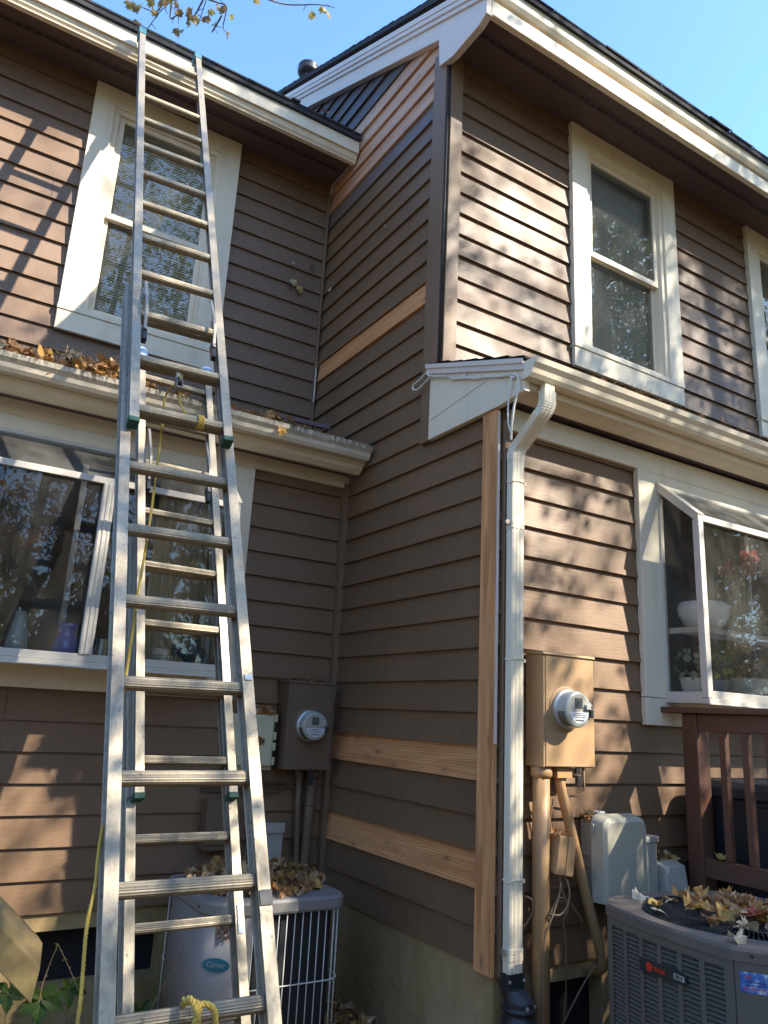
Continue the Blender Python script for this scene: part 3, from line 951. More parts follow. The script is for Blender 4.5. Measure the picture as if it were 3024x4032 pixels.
# --- garden windows
def garden_window(parent, G, trim_x, shelf=None):
    xl, xr, yw, yf, zb, zf, zt = (G[k] for k in ('xl', 'xr', 'yw', 'yf', 'zb', 'zf', 'zt'))
    root = MB()
    t = 0.040
    # front posts, bars
    for x in (xl, xr - t):
        root.box(x, x + t, yf, yf + t, zb, zf)
        root.box(x + 0.006, x + t - 0.006, yw - 0.035, yw - 0.004, zb, zt - 0.03)
    root.box(xl, xr, yf + 0.002, yf + 0.036, zf - 0.005, zf + 0.030)
    root.box(xl + t, xr - t, yf + 0.004, yf + t, zb - 0.002, zb + 0.036)
    root.box(xl - 0.002, xr + 0.002, yf - 0.006, yf + 0.045, zb - 0.030, zb - 0.003)
    root.box(xl - 0.002, xr + 0.002, yf - 0.012, yf + 0.010, zb - 0.034, zb - 0.026)
    for x in (xl, xr - t):
        root.box(x + 0.002, x + t - 0.002, yf + t, yw - 0.004, zb - 0.028, zb + 0.030)
        # sloped bar
        c = Vector((x + t / 2, (yf + 0.02 + yw - 0.02) / 2, (zf + 0.02 + zt - 0.01) / 2))
        dv = Vector((0, yw - 0.02 - yf - 0.02, zt - 0.01 - zf - 0.02))
        L = dv.length
        dv.normalize()
        nv = Vector((0, -dv.z, dv.y))
        root.obox(c, (t / 2 + 0.003, 0, 0), dv * (L / 2 + 0.012), nv * 0.019)
        root.obox(c + nv * 0.02, (t / 2 + 0.008, 0, 0), dv * (L / 2 + 0.010), nv * 0.006)
    root.box(xl, xr, yw - 0.03, yw - 0.003, zt - 0.02, zt + 0.014)
    for x in G['mull']:
        root.box(x - 0.032, x + 0.032, yf - 0.003, yf + 0.038, zb + 0.034, zf - 0.004)
        root.box(x - 0.008, x + 0.008, yf - 0.008, yf - 0.003, zb + 0.034, zf - 0.004)
        for s in (-1, 1): root.box(x + s * 0.022 - 0.006, x + s * 0.022 + 0.006, yf - 0.006, yf, zb + 0.034, zf - 0.006)
    win = root.build('garden_window', M['white_alu'], parent, 0.003)
    # glass
    gl = MB()
    xs = [xl + t - 0.004] + sorted(G['mull']) + [xr - t + 0.004]
    for a, b in zip(xs[:-1], xs[1:]):
        q = [(a, yf + 0.018, zb + 0.03), (b, yf + 0.018, zb + 0.03), (b, yf + 0.018, zf), (a, yf + 0.018, zf)]
        gl.face(q, 0)
        gl.face([(p[0], p[1] + 0.004, p[2]) for p in q][::-1], 1)
    for x, s in ((xl + t / 2, 1), (xr - t / 2, -1)):
        q = [(x, yf + 0.03, zb + 0.02), (x, yw - 0.01, zb + 0.02), (x, yw - 0.01, zt - 0.02), (x, yf + 0.03, zf + 0.01)]
        if s == 1: q = q[::-1]
        gl.face(q, 0)
        gl.face([(p[0] + 0.004 * s, p[1], p[2]) for p in q][::-1], 1)
    gl.build('glass', [M['glass_gw'], M['clear']], win, fix=False)
    tg = MB()
    q = [(xl + t, yf + 0.03, zf + 0.026), (xr - t, yf + 0.03, zf + 0.026), (xr - t, yw - 0.02, zt + 0.004), (xl + t, yw - 0.02, zt + 0.004)]
    tg.face(q, 0)
    tg.face([(p[0], p[1], p[2] - 0.005) for p in q][::-1], 1)
    tg.build('sloped_glass', [M['glass_dusty'], M['clear']], win, fix=False)
    # floor tray
    MB().box(xl + 0.01, xr - 0.01, yf + 0.046, yw + 0.05, zb - 0.024, zb + 0.003).build('tray', M['pot_white'], win)
    if shelf:
        s = MB()
        s.box(xl + t, xr - t, yf + 0.050, yf + 0.066, shelf - 0.017, shelf + 0.014)
        for x in (xl + t, xr - t - 0.012): s.box(x, x + 0.012, yf + 0.066, yw - 0.03, shelf - 0.017, shelf + 0.014)
        s.build('shelf_frame', M['white_alu'], win, 0.002)
        msh = MB()
        k = 0
        y = yf + 0.066
        for i in range(90):
            x = xl + t + i * 0.022
            if x > xr - t - 0.2: break
            msh.obox((x + 0.09, (yf + 0.066 + yw) / 2, shelf), (0.085, (yw - yf - 0.08) / 2, 0), (0.0008, 0, 0), (0, 0, 0.0008))
            msh.obox((x + 0.09, (yf + 0.066 + yw) / 2, shelf), (-0.085, (yw - yf - 0.08) / 2, 0), (0.0008, 0, 0), (0, 0, 0.0008))
        msh.build('mesh_shelf', M['wire_white'], win, fix=False)
    # slotted shelf tracks seen behind the mullions
    st = MB()
    for x in G['mull']: st.box(x - 0.105, x - 0.075, yw - 0.03, yw - 0.02, zb + 0.04, zt - 0.1)
    st.build('shelf_track', M['grey_plastic2'], win)
    # interior behind the opening
    rm = MB()
    X0, X1, Y0, Y1, Z0, Z1 = xl - 0.4, xr + 0.4, yw + 0.06, yw + 3.4, 0.1, 2.56
    rm.face([(X0, Y1, Z0), (X1, Y1, Z0), (X1, Y1, Z1), (X0, Y1, Z1)])
    rm.face([(X0, Y0, Z0), (X0, Y1, Z0), (X0, Y1, Z1), (X0, Y0, Z1)])
    rm.face([(X1, Y0, Z0), (X1, Y1, Z0), (X1, Y1, Z1), (X1, Y0, Z1)])
    rm.face([(X0, Y0, Z0), (X1, Y0, Z0), (X1, Y1, Z0), (X0, Y1, Z0)])
    rm.face([(X0, Y0, Z1), (X1, Y0, Z1), (X1, Y1, Z1), (X0, Y1, Z1)])
    for q in ((X0, xl, Z0, Z1), (xr, X1, Z0, Z1), (xl, xr, Z0, zb - 0.02), (xl, xr, zt, Z1)):
        rm.face([(q[0], Y0, q[2]), (q[1], Y0, q[2]), (q[1], Y0, q[3]), (q[0], Y0, q[3])])
    rm.build('interior', M['room'], win, fix=False)
    jb = MB()
    for x in (xl + 0.03, xr - 0.03): jb.face([(x, yw - 0.01, zb), (x, yw + 0.06, zb), (x, yw + 0.06, zt), (x, yw - 0.01, zt)])
    jb.face([(xl, yw - 0.01, zt), (xr, yw - 0.01, zt), (xr, yw + 0.06, zt), (xl, yw + 0.06, zt)])
    jb.build('jamb', M['cream'], win, fix=False)
    return win


gwl = garden_window(LH, GWL, None)
gwr = garden_window(RH, GWR, None, 1.556)
tr = MB()
tr.box(-0.835, -0.668, YL - 0.024, YL + 0.01, 1.075, 2.499)
tr.box(-3.4, -0.836, YL - 0.0225, YL + 0.01, 2.405, 2.499)
tr.box(-3.4, -0.836, YL - 0.0225, YL + 0.01, 1.075, 1.205)
tr.build('window_trim', M['cream'], LH, 0.003)
tr = MB()
tr.box(0.985, 1.147, -0.025, 0.01, 1.195, 2.454)
tr.box(1.148, 3.2, -0.0235, 0.01, 2.392, 2.454)
tr.box(0.985, 3.2, -0.024, 0.01, 1.052, 1.192)
tr.build('window_trim', M['cream'], RH, 0.003)
# curtains in the left garden window
cu = MB()
pts = []
for i in range(60):
    x = -1.18 + i * 0.008
    pts.append((x, YL + 0.22 + 0.02 * sin(i * 1.15)))
for (a, b) in zip(pts[:-1], pts[1:]):
    cu.face([(a[0], a[1], 1.0), (b[0], b[1], 1.0), (b[0], b[1], 2.5), (a[0], a[1], 2.5)])
cu.build('curtain', M['curtain'], LH, fix=False, smooth=True)

# ------------------------------------------------------------------ ladders
def channel(w2, dep, t=0.0035, lip=0.0):
    """I-beam section, flange half width w2, depth dep along the ladder normal"""
    h = dep / 2
    return [(-w2, -h), (w2, -h), (w2, -h + t * 1.6), (t, -h + t * 2.2), (t, h - t * 2.2), (w2, h - t * 1.6), (w2, h), (-w2, h),
            (-w2, h - t * 1.6), (-t, h - t * 2.2), (-t, -h + t * 2.2), (-w2, -h + t * 1.6)]


def rung_prof(hx, hy, n=40, ribs=0.0006):
    out = []
    for i in range(n):
        a = 2 * pi * i / n
        c, s = cos(a), sin(a)
        r = (abs(c) ** 3.2 + abs(s) ** 3.2) ** (-1 / 3.2)
        k = 1 + (ribs / hx) * (1 if i % 2 else -1)
        out.append((hx * r * c * k, hy * r * s * k))
    return out


def ladder(label, P, d, x, w, wf, off, kf, nb0, nb1, a0, a1, nf, f0, f1, caps, rung=0.0195):
    P, d, x = Vector(P), Vector(d).normalized(), Vector(x)
    x = (x - d * x.dot(d)).normalized()
    n = d.cross(x)                      # away from the climber
    foot = P + d * a0 + x * w / 2
    T = empty('extension_ladder', foot, label, 'ladder')
    S = 0.3048 if caps != 'boot' else 0.2963
    bw = 0.0195
    xl, xr = -bw + 0.002, w + bw - 0.004
    for xx in (xl, xr):
        mb = MB()
        mb.sweep(channel(bw, 0.064), P + x * xx + d * a0, d, x, n, a1 - a0)
        sgn = -1 if xx == xl else 1
        for i in range(nb0, nb1):       # swaged rung ends showing on the outside of the web
            c = P + x * (xx + sgn * 0.004) + d * (i * S)
            mb.lathe([(0.010, 0), (0.021, 0), (0.021, 0.004), (0.010, 0.006)], c, x * sgn, 14, cap0=False, cap1=False)
        r = mb.build('rail', M['alu'], T, 0.0015)
        f = MB()
        f.obox(P + x * xx + d * (a0 + 0.03), x * 0.024, n * 0.045, d * 0.035)
        f.build('foot', M['black_plastic'], r, 0.006)
    for i in range(nb0, nb1):
        c = P + x * (xl + 0.003) + d * (i * S)
        mb = MB().sweep(rung_prof(rung, rung), c, x, n, d, xr - xl - 0.006)
        mb.build('rung', M['alu_rung'], T, smooth=False)
    # fly section
    fb = 0.019
    Q = P + n * off + x * (w - wf) / 2
    fl, fr_ = -fb + 0.001, wf + fb - 0.001
    for xx in (fl, fr_):
        mb = MB().sweep(channel(fb, 0.046), Q + x * xx + d * f0, d, x, n, f1 - f0)
        r = mb.build('rail', M['alu'], T, 0.0015)
        g_ = MB()
        g_.obox(Q + x * xx + d * (f0 - 0.003), x * (fb + 0.002), n * 0.026, d * 0.012)
        g_.build('end_cap', M['green_cap'], r, 0.003)
        c_ = MB()
        if caps == 'boot':
            e = Q + x * xx + d * f1
            c_.prism([e + d * 0.012 - n * 0.027, e + d * 0.018 + n * 0.022, e - d * 0.006 + n * 0.046, e - d * 0.055 + n * 0.054, e - d * 0.088 + n * 0.040, e - d * 0.080 + n * 0.026,
                      e - d * 0.078 + n * 0.026, e - d * 0.078 - n * 0.027], x * 0.046)
            for v in range(len(c_.v)): c_.v[v] = tuple(Vector(c_.v[v]) - x * 0.023)
            c_.build('rubber_boot', M['teal_cap'], r, 0.006)
        else:
            e = Q + x * xx + d * f1
            c_.lathe([(0.030, -0.10), (0.035, -0.06), (0.037, -0.02), (0.033, 0.01), (0.018, 0.024), (0.002, 0.028)], e, d, 16)
            c_.build('rubber_mitt', M['mitt'], r, smooth=True)
            c2 = MB().lathe([(0.0375, -0.045), (0.0385, -0.03), (0.0375, -0.012)], e, d, 16, cap0=False, cap1=False)
            c2.build('mitt_band', M['mitt_blue'], r, smooth=True)
    for i in range(nf):
        c = Q + x * (fl + 0.003) + d * (kf + i * S)
        MB().sweep(rung_prof(rung * 0.95, rung * 0.95), c, x, n, d, fr_ - fl - 0.006).build('rung', M['alu_rung'], T)
    # J shaped rung locks
    for s, xx in ((1, 0.018), (-1, wf - 0.018)):
        mb = MB()
        b = Q + x * xx - n * 0.012
        lk = kf + 2 * S if caps == 'boot' else kf + 5 * S - 0.0
        pth = [(0.215, -0.006), (0.20, -0.020), (0.12, -0.030), (0.06, -0.040), (0.0, -0.044), (-0.06, -0.030), (-0.10, -0.014), (-0.125, -0.016)]
        hw = 0.007
        for (a, p), (a2, p2) in zip(pth[:-1], pth[1:]):
            c = b + d * (lk + (a + a2) / 2) + n * (p + p2) / 2
            dv = d * (a2 - a) / 2 + n * (p2 - p) / 2
            nn = dv.cross(x).normalized()
            mb.obox(c, x * hw, nn * 0.004, dv * 1.12)
        lo = mb.build('rung_lock', M['steel'], T, 0.002)
        mt = MB()
        mt.obox(b + d * (lk - 0.135) + n * 0.006, x * 0.010, n * 0.016, d * 0.045)
        mt.build('lock_tongue', M['black_plastic'], lo, 0.003)
    return T, P, d, x, n, Q


LA, P1, d1, x1_, n1, Q1 = ladder('tall aluminium extension ladder in front, teal boots against the upper left eave', (-1.775, -0.714, 0.282), (0.007, 0.435, 0.901), (0.999, -0.043, 0.013), 0.382, 0.339, -0.0577, 2.032,
                                 -2, 10, -0.93, 2.838, 12, 1.957, 5.625, 'boot', 0.0200)
LB, P2, d2, x2_, n2, Q2 = ladder('shorter aluminium extension ladder behind the tall one, white mitts above the lower left gutter', (-1.483, 0.101, -0.033), (-0.010, 0.398, 0.917), (1.0, 0.031, -0.003), 0.386, 0.350, -0.0587, 0.894,
                                 -1, 7, -0.555, 2.0, 8, 0.752, 3.22, 'mitt', 0.0175)
# pulley under the second fly rung of the tall ladder
pc = Q1 + x1_ * 0.165 + d1 * (2.032 + 0.2963)
mb = MB()
mb.obox(pc - d1 * 0.028 + n1 * 0.005, x1_ * 0.010, n1 * 0.003, d1 * 0.032)
mb.obox(pc - d1 * 0.085 - x1_ * 0.012, x1_ * 0.002, n1 * 0.016, d1 * 0.040)
mb.obox(pc - d1 * 0.085 + x1_ * 0.012, x1_ * 0.002, n1 * 0.016, d1 * 0.040)
mb.obox(pc - d1 * 0.125, x1_ * 0.014, n1 * 0.015, d1 * 0.003)
pl = mb.build('pulley', M['steel'], LA, 0.002)
MB().lathe([(0.022, -0.008), (0.017, -0.002), (0.017, 0.002), (0.022, 0.008)], pc - d1 * 0.085, x1_, 18).build('pulley_wheel', M['black_plastic'], pl, smooth=True)
# sticker and size marks on the rear ladder's left rail
bx = Vector(P2) + x2_ * (-0.019 - 0.0042)
for a, h in ((0.98, 0.11),):
    mb = MB().obox(bx + d2 * a, x2_ * 0.0006, n2 * 0.020, d2 * h)
    stk = mb.build('rail_sticker', M['navy'], LB)
    text_mesh('Guidesaver', 0.034, bx + d2 * a - x2_ * 0.0009, -d2, -n2).build('lettering', M['white_ink'], stk, fix=False)
text_mesh('16', 0.030, bx + d2 * 1.52 - x2_ * 0.0009, -n2, d2).build('lettering', M['ink'], LB, fix=False)
mb = MB().obox(Vector(P2) + x2_ * (0.386 + 0.017) - n2 * 0.0356 + d2 * 0.3, x2_ * 0.012, n2 * 0.0005, d2 * 0.05)
mb.build('warning_label', M['paper'], LB)
# black tape patch on the right front rail
mb = MB().obox(Vector(P1) + x1_ * (0.382 + 0.017) - n1 * 0.0358 + d1 * 0.245, x1_ * 0.018, n1 * 0.0006, d1 * 0.020)
mb.build('tape_patch', M['bin_black'], LA)
mb = MB().obox(Vector(P1) + x1_ * (0.382 + 0.017) - n1 * 0.0358 + d1 * 0.915, x1_ * 0.013, n1 * 0.0006, d1 * 0.010)
mb.build('tape_patch', M['paper'], LA)

# ------------------------------------------------------------------ rope
def smooth_path(pts, sub=6):
    pts = [Vector(p) for p in pts]
    out = []
    for i in range(len(pts) - 1):
        p0, p1, p2, p3 = pts[max(0, i - 1)], pts[i], pts[i + 1], pts[min(len(pts) - 1, i + 2)]
        for j in range(sub):
            t = j / sub
            out.append(0.5 * ((2 * p1) + (-p0 + p2) * t + (2 * p0 - 5 * p1 + 4 * p2 - p3) * t * t + (-p0 + 3 * p1 - 3 * p2 + p3) * t ** 3))
    out.append(pts[-1])
    return out


def twisted(mb, pts, r, strands=3, pitch=0.035, n=6):
    pts = smooth_path(pts, 8)
    L = 0
    # resample
    acc = [pts[0]]
    for a, b in zip(pts[:-1], pts[1:]):
        k = max(1, int((b - a).length / 0.006))
        for j in range(1, k + 1): acc.append(a.lerp(b, j / k))
    u = None
    lines = [[] for _ in range(strands)]
    for i, p in enumerate(acc):
        dd = (acc[min(i + 1, len(acc) - 1)] - acc[max(i - 1, 0)]).normalized()
        if u is None:
            u = dd.cross(Vector((0.3, 0.9, 0.1))).normalized()
        u = (u - dd * u.dot(dd)).normalized()
        v = dd.cross(u)
        if i: L += (p - acc[i - 1]).length
        for s in range(strands):
            a = 2 * pi * (L / pitch + s / strands)
            lines[s].append(p + (u * cos(a) + v * sin(a)) * r * 0.5)
    for ln in lines: mb.tube(ln, r * 0.58, n)


mb = MB()
ptail = pc - d1 * 0.10 + n1 * 0.018
twisted(mb, [pc - d1 * 0.07 + n1 * 0.019, (-1.594, 0.317, 2.302), (-1.609, 0.241, 2.141), (-1.655, 0.048, 1.738), (-1.673, -0.019, 1.597), (-1.701, -0.110, 1.404), (-1.722, -0.189, 1.240), (-1.744, -0.272, 1.066),
             (-1.757, -0.327, 0.952), (-1.779, -0.406, 0.785), (-1.813, -0.520, 0.650), (-1.824, -0.577, 0.561), (-1.840, -0.616, 0.478), (-1.846, -0.673, 0.360), (-1.852, -0.704, 0.295), (-1.864, -0.729, 0.029), (-1.884, -0.759, -0.263), (-1.942, -0.778, -0.487)], 0.0052)
twisted(mb, [pc - d1 * 0.07 + n1 * 0.019, pc - d1 * 0.062, pc - d1 * 0.075 - n1 * 0.018 + x1_ * 0.004, (-1.563, 0.204, 2.254), (-1.541, 0.170, 2.191), (-1.524, 0.155, 2.157)], 0.0052)
# wrap round the lowest fly rung
wc = Q1 + d1 * 2.032 + x1_ * 0.245
for s in (-0.008, 0.0, 0.008):
    twisted(mb, [wc + x1_ * (s + 0.004 * i / 12) + n1 * (0.026 * cos(i * 2 * pi / 12)) + d1 * (0.026 * sin(i * 2 * pi / 12)) for i in range(14)], 0.0055)
rp = mb.build('yellow_rope', M['rope'], smooth=True)
setp(rp, 'yellow twisted rope hanging from the pulley of the tall front ladder', 'rope')
mb = MB()
kc = Vector((-1.571, -0.763, 0.291))
twisted(mb, [kc + Vector((-0.045, 0.02, 0.035)), kc + Vector((-0.02, -0.025, 0.034)), kc + Vector((-0.028, -0.032, 0.0)), kc + Vector((-0.036, -0.03, -0.06)), kc + Vector((-0.030, -0.01, -0.14))], 0.008)
twisted(mb, [kc + Vector((-0.03, -0.02, 0.032)), kc + Vector((0.0, -0.030, 0.034)), kc + Vector((0.020, -0.034, 0.012)), kc + Vector((0.024, -0.032, -0.05)), kc + Vector((0.010, -0.02, -0.12))], 0.008)
twisted(mb, [kc + Vector((-0.02, -0.028, -0.01)), kc + Vector((-0.024, -0.034, 0.02)), kc + Vector((-0.035, 0.0, 0.042)), kc + Vector((-0.04, 0.03, 0.02))], 0.008)
setp(mb.build('rope_knot', M['rope'], smooth=True), 'yellow rope knotted over the lowest visible rung of the front ladder', 'rope')

# ------------------------------------------------------------------ downspout, drain
def ds_section(wx, wy):
    pts = []
    n = 7
    for side in range(4):
        for i in range(n):
            t = i / n
            off = 0.0022 if i % 2 == 0 else -0.0022
            if side == 0: p = (-wx + 2 * wx * t, -wy + off * 0.8)
            elif side == 1: p = (wx - off * 0.8, -wy + 2 * wy * t)
            elif side == 2: p = (wx - 2 * wx * t, wy - off * 0.8)
            else: p = (-wx + off * 0.8, wy - 2 * wy * t)
            if i == 0: p = (p[0] * 0.965, p[1] * 0.965)
            pts.append(p)
    return pts


def loft(mb, secs, mi=0, caps=True):
    n = len(secs[0])
    vs = [p for s in secs for p in s]
    fs = []
    for i in range(len(secs) - 1):
        for k in range(n):
            fs.append((i * n + k, i * n + (k + 1) % n, (i + 1) * n + (k + 1) % n, (i + 1) * n + k))
    if caps: fs += [tuple(range(n))[::-1], tuple(range((len(secs) - 1) * n, len(secs) * n))]
    mb.add(vs, fs, mi)


DX, DY, WX, WY = 0.0565, -0.050, 0.0385, 0.0225
sec = ds_section(WX, WY)
DS = empty('downspout', (DX, DY, 0), 'cream fluted downspout running down the outer corner from the right gutter', 'downspout')


def ring(c, tilt, s=1.0):
    return [(c[0] + a * s, c[1] + b * s * cos(tilt), c[2] + b * s * sin(tilt)) for a, b in sec]


mb = MB()
loft(mb, [ring((DX, DY, z), 0) for z in (0.005, 1.2, 2.300)])
mb.build('pipe', M['downspout'], DS, smooth=False)
ye, xe, z0e, Re, ph = -0.235, 0.0955, 2.535, 0.07, radians(50)
pth = [(ye, 2.60, 0.0, 1.03), (ye, z0e + 0.01, 0.0, 1.03)]
NB = 6
for k in range(NB + 1):
    a = ph * k / NB
    pth.append((ye + Re * (1 - cos(a)), z0e - Re * sin(a), a, 1.075))
    if k < NB:
        a2 = ph * (k + 0.35) / NB
        pth.append((ye + Re * (1 - cos(a2)), z0e - Re * sin(a2), a2, 1.01))
y1, z1 = pth[-1][0], pth[-1][1]
Lr = (DY - ye - 2 * Re * (1 - cos(ph))) / sin(ph)
pth.append((y1 + 0.05 * sin(ph), z1 - 0.05 * cos(ph), ph, 1.02))
pth.append((y1 + 0.5 * Lr * sin(ph), z1 - 0.5 * Lr * cos(ph), ph, 1.02))
pth.append((y1 + 0.5 * Lr * sin(ph), z1 - 0.5 * Lr * cos(ph), ph, 1.06))
pth.append((y1 + (Lr - 0.01) * sin(ph), z1 - (Lr - 0.01) * cos(ph), ph, 1.06))
y2, z2 = y1 + Lr * sin(ph), z1 - Lr * cos(ph)
for k in range(NB, -1, -1):
    a = ph * k / NB
    yy_, zz_ = y2 + Re * (cos(a) - cos(ph)), z2 - Re * (sin(ph) - sin(a))
    pth.append((yy_, zz_, a, 1.08))
    if k:
        a2 = ph * (k - 0.35) / NB
        pth.append((y2 + Re * (cos(a2) - cos(ph)), z2 - Re * (sin(ph) - sin(a2)), a2, 1.03))
pth.append((DY, pth[-1][1] - 0.035, 0.0, 1.06))
n_ = len(pth)
secs = [ring((xe + (DX - xe) * k / (n_ - 1), y_, z_), a_, s_) for k, (y_, z_, a_, s_) in enumerate(pth)]
mb = MB()
loft(mb, secs)
mb.build('elbow', M['downspout'], DS)
loft2 = MB()
loft(loft2, [ring((xe, ye, 2.59), 0, 0.86), ring((xe, ye, 2.64), 0, 0.86)])
loft2.build('outlet', M['downspout'], DS)
for z, wd, tk in ((1.95, 0.040, 0.004), (0.085, 0.048, 0.005)):
    b = MB()
    for o in (-0.5, 0.5):
        loft(b, [[(DX + a * (1.0 + 0.06), DY + c * 1.10, z + o * wd * 0.52 + s) for a, c in ds_section(WX, WY)] for s in (-wd * 0.24, wd * 0.24)])
    b.build('strap', M['downspout'], DS, 0.002)
    s2 = MB().lathe([(0.012, 0), (0.012, 0.02)], (DX - WX - 0.012, DY + 0.01, z + 0.01), (-0.2, -1, 0), 12)
    s2.build('strap_screw', M['steel'], DS)
for z in (2.165, 1.307, 0.368):
    b = MB()
    pts = [(DX + a * 1.045, DY + c * 1.07, z + 0.006 * sin(i * 0.4)) for i, (a, c) in enumerate(ds_section(WX, WY))]
    b.tube(pts + [pts[0]], 0.0032, 6)
    b.obox((DX + WX + 0.008, DY - WY * 0.6, z), (0.006, 0, 0), (0, 0.005, 0), (0, 0, 0.007))
    b.build('wire_tie', M['downspout'], DS)

DP = empty('drain_pipe', (DX, -0.12, GZ), 'black corrugated drain pipe with adapter under the cream downspout', 'drain pipe')
mb = MB()
for z0, z1, s0, s1, sh in ((-0.040, 0.016, 1.16, 1.16, 0),):
    loft(mb, [[(DX + a * s0, DY + c * s0, z) for a, c in [(-WX, -WY), (WX, -WY), (WX, WY), (-WX, WY)]] for z in (z0, z1)])
top = [(-WX * 1.1, -WY * 1.1), (WX * 1.1, -WY * 1.1), (WX * 1.1, WY * 1.1), (-WX * 1.1, WY * 1.1)]
N = 24


def rr(t, z, k):     # blend rectangle -> circle
    out = []
    for i in range(N):
        a = 2 * pi * i / N + pi / 4 + pi
        c, s = cos(a), sin(a)
        m_ = max(abs(c) / (WX * 1.1), abs(s) / (WY * 1.1))
        out.append((DX + 0.018 * t + (c / m_) * (1 - t) + c * 0.062 * t, DY - 0.022 * t + (s / m_) * (1 - t) + s * 0.062 * t, z))
    return out


loft(mb, [rr(0, -0.036, 0), rr(0.12, -0.046, 0), rr(0.95, -0.082, 0), rr(1, -0.088, 0), rr(1, -0.108, 0)])
mb.build('adapter', M['black_plastic'], DP, 0.002)
mb = MB()
cl = smooth_path([(DX + 0.018, DY - 0.022, -0.095), (DX + 0.022, DY - 0.028, -0.27), (DX + 0.05, DY - 0.06, -0.42), (DX + 0.14, DY - 0.17, -0.50), (DX + 0.3, DY - 0.38, -0.505), (DX + 0.3, DY - 0.9, -0.505)], 24)
rad = []
for i in range(len(cl)): rad.append(0.064 + 0.008 * (1 if (i // 3) % 2 else -1))
mb.tube(cl, rad, 22)
mb.build('corrugated_pipe', M['black_plastic'], DP, smooth=True)
b = MB()
for a in (-0.5, 0.55): b.lathe([(0.007, 0), (0.008, 0.002), (0.004, 0.004)], (DX + a * 0.075, DY - WY * 1.16, -0.012), (0, -1, 0), 10)
for a in (-100, -55): b.lathe([(0.008, 0), (0.009, 0.003), (0.004, 0.004)], (DX + 0.018 + 0.067 * cos(radians(a)), DY - 0.022 + 0.063 * sin(radians(a)), -0.098), (cos(radians(a)), sin(radians(a)), 0), 10)
b.build('screw', M['galv'], DP)

